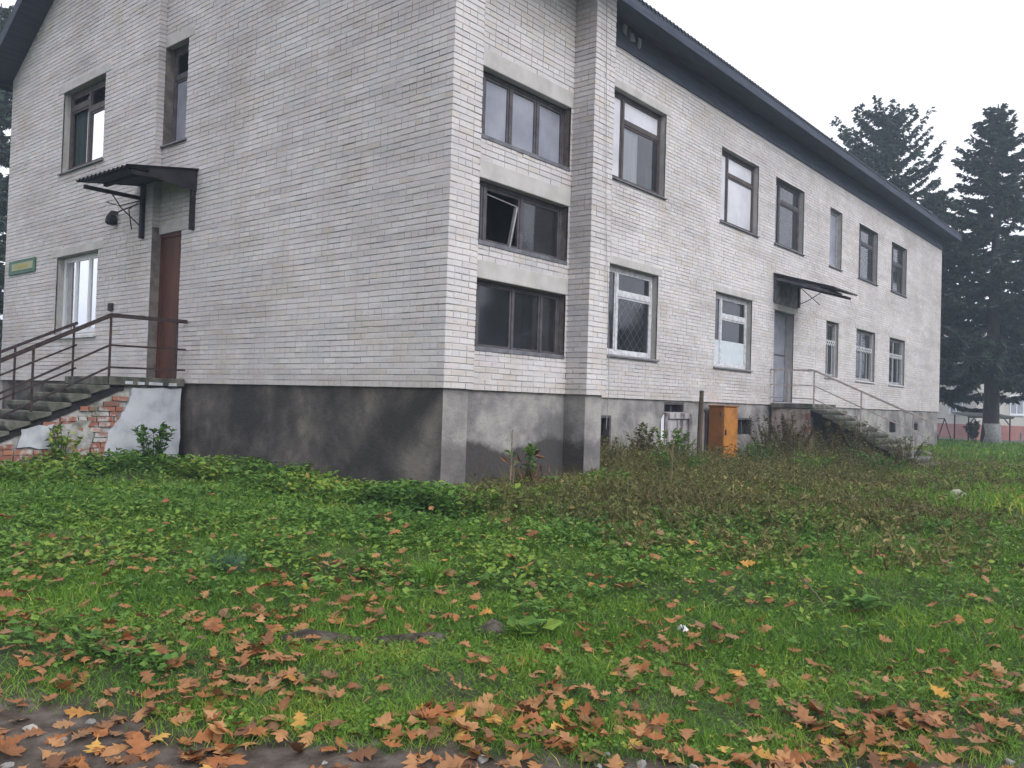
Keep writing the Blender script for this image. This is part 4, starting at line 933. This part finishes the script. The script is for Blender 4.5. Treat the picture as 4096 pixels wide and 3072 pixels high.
plant('shrub', (13.2, .9), 'dark brown bramble bush beside the pink plastered stair base', 'shrub', 1100, .95, 1.2, .04, .09, M_DRY, 18, bvm=.15)
plant('shrub', (13.95, .3), 'brown bush in front of the dark space under the far stairs', 'shrub', 700, .7, 1.1, .04, .09, M_DRY, 14, bvm=.3)
plant('nettle', (1.25, -.25), 'young green nettle at the foot of the tower bay', 'plant', 90, .22, .75, .06, .12, M_WEED, 4)
plant('nettle', (-.75, 5.35), 'dark green weed in front of the white plastered stair side', 'plant', 220, .4, .65, .07, .13, M_WEED, 9, bvm=.25)
plant('nettle', (-2.0, 5.55), 'yellow-green weed in front of the crumbling brick stair side', 'plant', 200, .35, .75, .06, .12, M_WEED, 8, bvm=.7)
plant('bush', (-3.6, 5.0), 'bright green bush at the left foot of the gable stairs', 'bush', 420, .55, 1.0, .06, .12, M_WEED, 12, bvm=.65)
plant('dock_plant', (-1.10, -5.15), 'broad-leaved dark green dock plant in the grass on the right', 'plant', 16, .10, .10, .12, .20, M_WEED, 5, .45, bvm=.15, tilt=(5, 30))
plant('dock_plant', (-3.0, -3.75), 'broad-leaved green plant beside the dark gap in the old kerb', 'plant', 20, .14, .12, .08, .15, M_WEED, 6, .55, bvm=.4, tilt=(5, 35))
for i_, (sx, sy, hh, rd, mm, bm_, lb) in enumerate((
    (12.3, 1.2, 1.25, .7, M_DRY, .25, 'tall brown weed clump between the orange cabinet and the pink stair base'),
    (13.85, 1.4, 1.35, .6, M_DRY, .15, 'dark brown weed clump against the pink stair base'),
    (13.6, -.5, 1.15, .75, M_DRY, .5, 'olive weed clump in front of the far stairs'),
    (13.9, -1.4, .9, .65, M_DRY, .6, 'olive weed clump at the foot of the far steps'),
    (10.2, .6, .6, .55, M_WEED, .35, 'green weed clump in front of the timber post'),
    (5.3, 1.2, .75, .55, M_DRY, .55, 'olive weed clump in the corner between tower and long wall'),
    (5.0, -.3, .5, .6, M_WEED, .4, 'green weed clump a step in front of the tower corner'),
    (16.9, -.4, .7, .6, M_DRY, .5, 'olive weed clump behind the far stairs'),
    (9.0, -1.0, .5, .6, M_WEED, .55, 'yellow-green weed clump amid the brown undergrowth'),
    (11.6, -1.6, .5, .7, M_WEED, .3, 'dark green weed clump amid the brown undergrowth'))):
    plant('weed_clump', (sx, sy), lb, 'weeds', 560, rd, hh, .03, .09, mm, 20, .45, bvm=bm_)
# bluish grass tussock
def tussock(loc, n, hgt, label, m, bvm):
    lx, ly = loc; lz = gz(lx, ly); a = rng.normal(0, .05, (n, 2))
    V, F, A = bladebatch(np.stack([lx+a[:, 0], ly+a[:, 1], np.full(n, lz-.01)], 1), rdir(n, 0, 0), hgt*rng.uniform(.5, 1, n), np.full(n, .008), rng.uniform(.05, .22, n), np.clip(rng.normal(bvm, .1, n), 0, 1))
    tag(ob('grass_tussock', mesh_np('grass_tussock', V, F, A), m), label, 'grass')
M_BLUE = leafmat('bluish_grass', [(0, (.05, .12, .075)), (1, (.12, .22, .13))])
tussock((-3.55, -1.35), 160, .20, 'bluish green grass tussock among the weeds left of the old kerb', M_BLUE, .5)
tussock((-2.55, -2.45), 200, .22, 'bright green grass tussock behind the old kerb stones', M_GRASS, .45)
# dry stalks by the tower
for i, (sx, sy, hh, lb) in enumerate(((.72, -.45, .85, 'pale dry stalk standing in front of the tower bay'), (.95, -.30, .5, 'broken brown stalk beside the pale dry stalk at the tower'), (3.3, -1.2, .75, 'thin dry stem in the undergrowth beside the right tower pier'))):
    z = gz(sx, sy); mb = MB(); mb.tube([(sx, sy, z-.05), (sx+.03, sy, z+hh*.5), (sx+.01, sy-.02, z+hh)], [.012, .010, .005], n=5)
    for q in range(5):
        zz = z+hh*(.45+.11*q); mb.tube([(sx+.02, sy, zz), (sx+.02+random.uniform(-.10, .10), sy+random.uniform(-.08, .08), zz+.07)], .004, n=4)
    tag(mb.build('dry_stalk', mat('dry_stalk', [(.16, .11, .075), (.26, .19, .13)], bstr=0)), lb, 'stalk')
fernl = thing('withered_fern', (1.35, -.32, gz(1.35, -.32)), 'withered rusty brown leaves hanging at the tower bay foot', 'plant')
q = 160; bs = np.array([1.35, -.32, gz(1.35, -.32)])+np.stack([rng.normal(0, .16, q), rng.normal(0, .08, q), np.abs(rng.normal(.2, .16, q))], 1); L = rng.uniform(.08, .2, q)
M_RUSTL = leafmat('withered_leaf', [(0, (.08, .035, .02)), (.6, (.14, .065, .035)), (1, (.20, .12, .07))], trans=.1)
ob('foliage', mesh_np('foliage', *leafbatch(bs, rdir(q, -70, -10), rdir(q, -20, 20)+.1, L, L*.3, rng.random(q))), M_RUSTL, fernl)

# ------------------------------------------------------------------ fallen oak leaves
M_OAK = leafmat('fallen_oak_leaf', [(0, (0.273, 0.107, 0.039)), (.09, (0.357, 0.178, 0.078)), (.18, (0.158, 0.063, 0.028)), (.28, (0.347, 0.158, 0.058)), (.38, (0.252, 0.138, 0.072)), (.47, (0.399, 0.219, 0.098)), (.56, (0.168, 0.097, 0.055)), (.66, (0.315, 0.122, 0.041)), (.75, (0.210, 0.080, 0.031)), (.84, (0.378, 0.194, 0.082)), (.92, (0.263, 0.112, 0.047)), (.96, (0.483, 0.255, 0.047)), (1, (0.294, 0.128, 0.051))], rough=.55, trans=.12, perobj=True)
HALF = [(-.18, .010), (0, .025), (.08, .07), (.20, .24), (.29, .12), (.44, .38), (.54, .15), (.70, .33), (.77, .15), (.88, .15), (.94, .07), (1.0, .0)]
def oakleaf(seed):
    r_ = random.Random(seed); cu = r_.uniform(-.6, 1.1); cv = r_.uniform(-.5, .8); tw = r_.uniform(-.8, .8); V = []; F = []
    hl = [(t_, max(.0, w_*r_.uniform(.8, 1.2))) for t_, w_ in HALF]; hr = [(t_, max(.0, w_*r_.uniform(.8, 1.2))) for t_, w_ in HALF]; ben = r_.uniform(-.15, .15)
    def P(t_, w_):
        yb = ben*math.sin(math.pi*max(t_, 0)); z = cu*w_*w_*1.3 + cv*(t_-.4)**2 + tw*w_*(t_-.4)*.5 + (.03*math.sin(9*t_+seed) if t_ > 0 else 0)
        return (t_-.45, w_+yb, z)
    n = len(HALF)
    for i in range(n):
        V += [P(hl[i][0], 0), P(hl[i][0]+(.05 if hl[i][1] > .2 else 0), hl[i][1]), P(hr[i][0]+(.05 if hr[i][1] > .2 else 0), -hr[i][1])]
    for i in range(n-1):
        a = 3*i; b = 3*(i+1); F += [(a, b, b+1, a+1), (a, a+2, b+2, b)]
    return V, F
OAK = []
for s in range(9):
    V, F = oakleaf(s); me = bpy.data.meshes.new('oak_leaf'); me.from_pydata(V, [], F); me.materials.append(M_OAK)
    me.polygons.foreach_set('use_smooth', [True]*len(F)); me.update(); OAK.append((me, np.array(V), F))
def groundhit(px_, py_):
    dx = (px_-2048)/3363.76; dy = (py_-1536)/3363.76; d = _f+dx*_r2-dy*_u2; t_ = 4.0
    for _ in range(12): q = CAM+d*t_; t_ = (gz(q[0], q[1])-CAM[2])/d[2]
    return CAM+d*t_
spots = []
while len(spots) < 1400:
    px_ = random.uniform(-150, 4250); py_ = random.uniform(2000, 3180)
    v = (py_-2000)/1080; dens = .07+.44*ss(.06, .34, v)+.10*ss(.6, .95, v)
    dens *= (.18+1.7*float(patch(px_/330, py_/150, 1.0, .6))**1.6+.5*float(patch(px_/120, py_/60, 1.0, 2.2))**2)
    if px_ < 1500 and 2230 < py_ < 2750: dens *= 1.9
    if px_ > 3000 and py_ < 2700: dens *= .55
    if px_ > 2500 and py_ > 2800: dens *= 1.35
    if px_ < 700 and py_ > 2800: dens *= .62
    if random.random() < float(dens): spots.append(groundhit(px_, py_))
spots.sort(key=lambda q: np.linalg.norm(q-CAM))
SV = []; SF = []; SA = []; off = 0
LK = [('tan', leafmat('tan_oak_leaf', [(0, (0.356, 0.173, 0.070)), (.35, (0.410, 0.215, 0.089)), (.7, (0.324, 0.158, 0.070)), (1, (0.378, 0.189, 0.075))], .55, .12, True)),
      ('rust-brown', leafmat('rust_oak_leaf', [(0, (0.281, 0.105, 0.036)), (.35, (0.335, 0.131, 0.044)), (.7, (0.238, 0.092, 0.034)), (1, (0.313, 0.126, 0.047))], .55, .12, True)),
      ('dark brown', leafmat('dark_oak_leaf', [(0, (0.162, 0.074, 0.034)), (.4, (0.205, 0.105, 0.053)), (.75, (0.130, 0.058, 0.029)), (1, (0.184, 0.086, 0.041))], .55, .12, True)),
      ('yellow', leafmat('yellow_oak_leaf', [(0, (.46, .25, .055)), (1, (.52, .31, .08))], .55, .12, True))]
for n_, q in enumerate(spots):
    s = random.triangular(.055, .155, .105)*(.9 if n_ > 300 else 1); e = float(pedge(q[0], q[1]))
    zl_ = gz(q[0], q[1]) + (random.uniform(.012, .03) if e < -.10 else random.uniform(.02, .06)+.07*float(ss(5.2, 8, np.linalg.norm(q-CAM))))
    Mx = Matrix.Translation((q[0], q[1], zl_)) @ Matrix.Rotation(random.uniform(0, 6.283), 4, 'Z') @ Matrix.Rotation(random.gauss(0, .30), 4, 'X') @ Matrix.Rotation(random.gauss(0, .26), 4, 'Y') @ Matrix.Rotation(math.pi if random.random() < .4 else 0, 4, 'X') @ Matrix.Scale(s, 4)
    me, V, F = random.choice(OAK)
    if n_ < 300:
        lk, lm_ = LK[random.choices((0, 1, 2, 3), (.36, .36, .24, .04))[0]]; pl_ = 'lying on the dirt track' if e < -.10 else 'lying in the short grass'
        o = bpy.data.objects.new('fallen_leaf', me); COL.objects.link(o); o.matrix_world = Mx; tag(o, lk+' fallen oak leaf '+pl_, 'leaf', lk+' oak leaves '+pl_)
        o.material_slots[0].link = 'OBJECT'; o.material_slots[0].material = lm_
    else:
        SV.append(np.array([tuple(Mx @ Vector(v)) for v in V])); SF.append(np.array(F)+off); off += len(V); SA += [random.random()]*len(V)
tag(ob('fallen_leaves', mesh_np('fallen_leaves', np.concatenate(SV), np.concatenate(SF), SA, smooth=True), M_OAK), 'scattered brown oak leaves farther back among the weeds', 'leaves', kind='stuff')

# ------------------------------------------------------------------ stones, kerb, litter
def rock(name, loc, size, m, label, cat, group=None, sink=.35):
    me = bpy.data.meshes.new(name); bm = bmesh.new(); bmesh.ops.create_icosphere(bm, subdivisions=2, radius=1)
    sd = random.random()*9
    for v in bm.verts:
        c = v.co; k = 1+.22*math.sin(3*c.x+sd)+.16*math.sin(4*c.y-2*c.z+sd*2)+.07*random.uniform(-1, 1); v.co = Vector((c.x*size[0]*k, c.y*size[1]*k, c.z*size[2]*k))
    bm.to_mesh(me); bm.free(); o = ob(name, me, m); o.location = (loc[0], loc[1], gz(*loc)+size[2]*(1-2*sink)); o.rotation_euler = (0, 0, random.uniform(0, 6)); return tag(o, label, cat, group)
M_STONE = mat('grey_stone', [(.15, .145, .14), (.30, .29, .28)], scale=15, bscale=60)
M_PALEST = mat('pale_stone', [(.26, .25, .22), (.40, .385, .35)], scale=10, bscale=40)
rock('boulder', (6.16, -4.2), (.16, .12, .10), M_PALEST, 'pale grey boulder in the weeds on the right', 'stone', sink=.3)
for i in range(26):
    q = groundhit(random.uniform(0, 4096), random.uniform(2860, 3100))
    if float(pedge(q[0], q[1])) < 0: s = random.uniform(.008, .022); rock('pebble', (q[0], q[1]), (s*1.4, s, s*.7), M_STONE, 'small grey pebble on the dirt track', 'pebble', 'pebbles on the dirt track', sink=.25)
q = groundhit(115, 2925); rock('stone', (q[0], q[1]), (.035, .022, .016), M_PALEST, 'flat pale stone on the dirt track at the lower left', 'stone', sink=.2)
M_EARTH = mat('earthy_concrete', [(.022, .018, .014), (.048, .039, .031), (.10, .085, .07)], scale=9, bscale=30, bstr=.9, bdist=.02)
for kx, ky, sz_, lb in ((-3.88, -2.95, (.26, .10, .085), 'dark earthy lump of old kerb among the leaves, leftmost of three'), (-3.50, -3.27, (.22, .09, .075), 'dark earthy lump of old kerb, middle one of three'), (-3.10, -3.52, (.13, .09, .09), 'small dark earthy lump of old kerb, rightmost of three')):
    o = rock('kerb_stone', (kx, ky), sz_, M_EARTH, lb, 'kerb stone', 'old kerb stones in the grass', sink=.60); o.rotation_euler = (0, .05, math.atan2(-.58, .78)+random.uniform(-.15, .15))
q = groundhit(2730, 2552)
lt = MB(); 
for i in range(7):
    a = i*.9; lt.add([(.03*math.cos(a), .03*math.sin(a), .01*i/3), (.04*math.cos(a+.8), .035*math.sin(a+.8), .045-.004*i), (.012*math.cos(a+2), .02*math.sin(a+2), .05)], [(0, 1, 2)])
lo = lt.build('litter', M_PVC); lo.location = (q[0], q[1], q[2]+.03); tag(lo, 'small crumpled white litter lying in the grass', 'litter')
q = groundhit(3330, 2480); tw = MB().tube([(q[0], q[1], q[2]+.02), (q[0]+.10, q[1]+.13, q[2]+.11), (q[0]+.16, q[1]+.30, q[2]+.24)], [.006, .005, .003], n=5).build('twig', M_WOOD); tag(tw, 'thin bare twig slanting up from the grass on the right', 'twig')

# ------------------------------------------------------------------ conifers
M_BARK = mat('spruce_bark', [(.045, .04, .038), (.085, .075, .07)], scale=9, bscale=20, bstr=.8, bdist=.03, stretch=(1, 1, .3))
M_LIME = mat('limewashed_bark', [(.30, .30, .30), (.46, .46, .46)], scale=8, bscale=20, bstr=.6)
M_NEEDLE = leafmat('spruce_needles', [(0, (0.022, 0.043, 0.032)), (.4, (0.037, 0.070, 0.046)), (.75, (0.057, 0.096, 0.060)), (1, (0.094, 0.126, 0.075))], rough=.7, trans=.1)
def conifer(x, y, H_, crown0, rad, label, seed, pw=.8, elev=-12, dens=1.0, trunk=.32, lime=False, dbl=False, gap=.0):
    rg = np.random.default_rng(seed); z0 = gz(x, y); tr = thing('spruce_tree', (x, y, z0), label, 'tree', 'conifers around the building')
    mb = MB(); hs_ = np.linspace(0, 1, 14)
    mb.tube([(x+.05*math.sin(5*h_+seed), y+.05*math.cos(4*h_), z0-.2+H_*h_) for h_ in hs_], [trunk*(1-.93*h_)*(1.25 if i == 0 else 1) for i, h_ in enumerate(hs_)], n=12)
    mb.build('trunk', M_BARK, tr, smooth=True)
    if lime: MB().tube([(x, y, z0-.1), (x, y, z0+.5), (x, y, z0+1.0)], [trunk*1.24, trunk*1.02, trunk*.965], n=14).build('whitewash', M_LIME, tr, smooth=True)
    limbs = MB(); bases = []; dirs = []; Ls = []
    axes = [(0, 0, 1.0)] if not dbl else [(0, 0, 1.0), (-1.5, .9, .86)]
    for (ox, oy, hf) in axes:
        h_ = crown0
        while h_ < H_*hf-.25:
            f_ = (h_-crown0)/(H_*hf-crown0); R_ = rad*max(.05, (1-f_))**pw*(1 if not dbl or ox == 0 else .8)
            nb = int(rg.integers(5, 8))
            for b in range(nb):
                if rg.random() < gap: continue
                a = rg.uniform(0, 2*np.pi); Rl = R_*rg.uniform(.6, 1.12); e0 = math.radians(elev+rg.uniform(-12, 14)+ (28*f_))
                cx, cy = x+ox*min(1, f_*3), y+oy*min(1, f_*3); n = 7; pts = []
                for s in np.linspace(0, 1, n):
                    r_ = Rl*s; zz = z0+h_+r_*math.tan(e0)-.10*Rl*math.sin(math.pi*s)*1.0+.12*Rl*s*s
                    pts.append((cx+r_*math.cos(a), cy+r_*math.sin(a), zz))
                limbs.tube(pts, [max(.006, .035*(1-s)*(Rl/rad+.3)) for s in np.linspace(0, 1, n)], n=4, cap=False)
                ns = max(9, int(Rl*30*dens)); P_ = np.array(pts)
                s = rg.uniform(.12, 1.0, ns); ii = np.clip((s*(n-1)).astype(int), 0, n-2); fr = (s*(n-1)-ii)[:, None]
                B = P_[ii]*(1-fr)+P_[ii+1]*fr; ax_ = nrm(P_[ii+1]-P_[ii]); side = np.stack([-np.sin(np.full(ns, a)), np.cos(np.full(ns, a)), np.zeros(ns)], 1)
                sg_ = rg.choice([-1, 1], ns)[:, None]
                D = ax_*rg.uniform(.2, 1.0, (ns, 1))+side*sg_*rg.uniform(.15, 1, (ns, 1))+UPV*rg.uniform(-.95, .10, (ns, 1))
                bases.append(B); dirs.append(nrm(D)); Ls.append(rg.uniform(.22, .55, ns)*(.65+.5*(1-f_)))
            h_ += rg.uniform(.24, .42)*(.65+.6*(1-f_))*H_/16
    lo_ = limbs.build('limb', M_BARK, tr); lo_['kind'] = 'stuff'
    B = np.concatenate(bases); D = np.concatenate(dirs); L = np.concatenate(Ls); k = len(B)
    V = []; F = []
    sd = nrm(np.cross(D, UPV+.3*rg.normal(size=(k, 3)))); parts = []
    for q_, (fw, sw_, ln) in enumerate(((1, 0, 1.0), (.8, .55, .75), (.8, -.55, .75), (.55, .8, .5), (.55, -.8, .5))):
        dd_ = nrm(D*fw+sd*sw_+UPV*rg.uniform(-.35, .05, (k, 1))); b0 = B+D*(L*(.0, .15, .15, .4, .4)[q_])[:, None]
        w_ = nrm(np.cross(dd_, rg.normal(size=(k, 3))))*(.042*rg.uniform(.7, 1.6, (k, 1))); m_ = b0+dd_*(L*ln*.45)[:, None]; e_ = b0+dd_*(L*ln)[:, None]
        V_ = np.stack([b0, m_+w_, e_, m_-w_], 1).reshape(-1, 3); F_ = (np.array([(0, 1, 2, 3)])[None]+4*np.arange(k)[:, None, None]).reshape(-1, 4); parts.append((V_, F_, np.repeat(np.clip(rg.normal(.45, .22, k), 0, 1), 4)))
    ob('crown', mesh_np('crown', *cat_(parts)), M_NEEDLE, tr); return tr
conifer(39.44, 1.44, 16.9, 3.9, 5.3, 'tall spruce with a whitewashed trunk foot right of the building', 1, pw=.78, elev=-14, trunk=.40, lime=True)
conifer(40.9, 7.3, 18.0, 6.0, 5.6, 'broad double-topped spruce rising behind the roof end', 2, pw=.55, elev=4, gap=.0, dbl=True, dens=.85)
conifer(47.0, 6.05, 15.0, 3.0, 3.3, 'dark shorter spruce between the roof end and the whitewashed spruce', 3, pw=.7, elev=-16)
q = _f+(4190-2048)/3363.76*_r2; conifer(CAM[0]+q[0]*44, CAM[1]+q[1]*44, 15.0, 3.4, 3.9, 'spruce at the right edge beyond the shelter', 4, pw=.75, elev=-12)
q = _f+(-60-2048)/3363.76*_r2; conifer(CAM[0]+q[0]*34, CAM[1]+q[1]*34, 17, 1.2, 3.4, 'dark spruce showing behind the left end of the gable wall', 5, pw=.7, elev=-10)

# ------------------------------------------------------------------ far building, shelter, swing, bits
M_CREAM = mat('cream_render', [(.42, .40, .36), (.52, .50, .455)], scale=.8, bscale=8); M_REDBASE = mat('red_painted_base', [(.27, .10, .075), (.36, .15, .12)], scale=.9, bscale=6)
M_TILE = mat('faded_roof', [(.22, .17, .16), (.30, .24, .23)], scale=2, bscale=10)
fb = thing('far_house', (88.3, 11.7, -2.6), 'cream two-storey house with a red base far behind the spruces', 'house')
ua = np.array((.53, .848, 0)); ub_ = np.array((.80, -.60, 0)); o0 = np.array((88.3, 11.7, 0.))
PL1 = plane(o0, ua, (-.848, .53, 0)); PL2 = plane(o0, ub_, (-.60, -.80, 0))
LA, LB = 16.0, 20.0; c4 = [o0, o0+ub_*LB, o0+ub_*LB+ua*LA, o0+ua*LA]
MB().prism([(*c[:2], -1.0) for c in c4], (0, 0, 7.0)).build('wall', M_CREAM, fb)
c5 = [c4[0]-(ua+ub_)*.07, c4[1]+(ub_-ua)*.07, c4[2]+(ua+ub_)*.07, c4[3]+(ua-ub_)*.07]
MB().prism([(*c[:2], -3.6) for c in c5], (0, 0, 2.62)).build('base', M_REDBASE, fb)
ce = [c4[0]-(ua+ub_)*.5, c4[1]+(ub_-ua)*.5, c4[2]+(ua+ub_)*.5, c4[3]+(ua-ub_)*.5]; r1 = o0+ub_*5+ua*LA/2; r2 = o0+ub_*(LB-5)+ua*LA/2
mb = MB(); q_ = [(*c[:2], 5.98) for c in ce]; mb.add(q_+[(*r1[:2], 9.6), (*r2[:2], 9.6)], [(0, 1, 5, 4), (1, 2, 5), (2, 3, 4, 5), (3, 0, 4), (3, 2, 1, 0)]); mb.build('roof', M_TILE, fb)
for PLx, us_ in ((PL1, (1.6, 5.2, 8.8, 12.4)), (PL2, (1.0, 4.0, 7.0, 10.0, 13.0, 16.0))):
    for u_ in us_:
        for z_ in (.15, 3.15):
            wv_ = MB(); wv_.pbox(PLx, u_, u_+.12, z_, z_+2.0, .005, .06).pbox(PLx, u_+1.6, u_+1.72, z_, z_+2.0, .005, .06).pbox(PLx, u_+.12, u_+1.6, z_, z_+.12, .005, .06).pbox(PLx, u_+.12, u_+1.6, z_+1.88, z_+2.0, .005, .06).pbox(PLx, u_+.8, u_+.92, z_+.12, z_+1.88, .005, .05)
            wo = wv_.build('window', M_PVC, fb); MB().quad(PLx(u_+.1, z_+.1, .02), PLx(u_+1.62, z_+.1, .02), PLx(u_+1.62, z_+1.9, .02), PLx(u_+.1, z_+1.9, .02)).build('pane', M_FILM, wo)
            MB().pbox(PLx, u_-.1, u_+1.82, z_-.12, z_-.004, .004, .14).build('sill', M_SILLW, wo)
sh = thing('garden_shelter', (44.6, 2.9, gz(44.6, 2.9)), 'low garden shelter with a flat pale roof behind the whitewashed spruce trunk', 'shelter')
zg = gz(44.6, 2.9)
cen = np.array((44.6, 2.85)); sdv = np.array((.62, -.78)); fdv = np.array((.78, .62))
def sp(a, b, z): return (cen[0]+sdv[0]*a+fdv[0]*b, cen[1]+sdv[1]*a+fdv[1]*b, z)
MB().prism([sp(-1.25, -.9, zg+1.42), sp(1.25, -.9, zg+1.42), sp(1.25, .9, zg+1.60), sp(-1.25, .9, zg+1.60)], (0, 0, .06)).build('roof', mat('pale_sheet', [(.30, .31, .33), (.38, .39, .41)], bstr=.1), sh)
MB().bar(sp(-1.2, -.85, zg+1.39), sp(1.2, -.85, zg+1.39), .05).build('beam', M_FRDARK, sh)
for a in (-1.1, 1.1):
    for b in (-.75, .75): MB().bar(sp(a, b, zg-.1), sp(a, b, zg+1.40+.1*(b > 0)), .06).build('leg', M_FRDARK, sh)
    MB().bar(sp(a, -.75, zg+1.0), sp(a*.72, -.75, zg+1.37), .04).build('brace', M_FRDARK, sh)
swg = thing('swing_frame', (47.9, 5.6, gz(47.9, 5.6)), 'thin metal A-shaped swing frame beyond the end of the building', 'swing'); zg2 = gz(47.9, 5.6)
for k_ in (0, 1):
    b0 = k_*1.6
    for sgn in (-1, 1): MB().tube([(47.9+.62*sgn*.45+.78*b0, 5.45-.78*sgn*.45+.62*b0, zg2-.05), (47.9+.78*b0, 5.45+.62*b0, zg2+1.35)], .03, n=6).build('leg', M_FRDARK, swg)
MB().tube([(47.9, 5.45, zg2+1.35), (47.9+.78*1.6, 5.45+.62*1.6, zg2+1.35)], .03, n=6).build('top_bar', M_FRDARK, swg)
q = _f+(4083-2048)/3363.76*_r2-(1742-1536)/3363.76*_u2; wp = CAM+q*45
mk = MB().bar((wp[0], wp[1], gz(wp[0], wp[1])-.1), (wp[0], wp[1], gz(wp[0], wp[1])+.65), .10).build('marker_post', M_PVC, None, bevel=.01); tag(mk, 'short white post in the grass at the right edge', 'post')
plant('bush', (41.6, 2.55), 'round dark bush beside the whitewashed spruce trunk', 'bush', 900, .55, 1.25, .10, .20, M_NEEDLE, 14, .5)

# tree row across the road, out of the picture to the right: it shows only as dark reflections in the lower windows
n = 26000; ct = rng.integers(0, 16, n); cx = 22+ct*2.6+rng.normal(0, .3, 16)[ct]; cy = -17.5-ct*.55+rng.normal(0, .8, 16)[ct]; hT = rng.uniform(6.5, 9.5, 16)[ct]
fz = rng.random(n); rz = (1-fz)*2.2*np.sqrt(rng.random(n))+.1; an = rng.uniform(0, 6.283, n)
bs = np.stack([cx+rz*np.cos(an), cy+rz*np.sin(an), gnd(cx, cy)+.8+fz*(hT-.8)], 1)
tag(ob('treeline', mesh_np('treeline', *leafbatch(bs, rdir(n, -50, 20), rdir(n, 10, 80), rng.uniform(.5, 1.0, n), rng.uniform(.25, .5, n), np.clip(rng.normal(.4, .2, n), 0, 1))), M_NEEDLE), 'dense row of dark conifers across the road, reflected in the windows', 'trees', kind='stuff')

# thin bluish haze, added to stand in for lens glare
m = bpy.data.materials.new('glare_haze'); m.use_nodes = True; t = m.node_tree; t.nodes.clear()
vo = t.nodes.new('ShaderNodeVolumePrincipled'); vo.inputs['Color'].default_value = (.68, .81, 1.0, 1); vo.inputs['Density'].default_value = .0026; vo.inputs['Anisotropy'].default_value = .2
mo = t.nodes.new('ShaderNodeOutputMaterial'); t.links.new(vo.outputs[0], mo.inputs['Volume'])
hz = MB().box((-950, -950, -4.5), (950, 950, 24)).build('glare_haze', m); tag(hz, 'added pale haze over the whole place, in place of lens glare', 'glare_haze', kind='stuff')
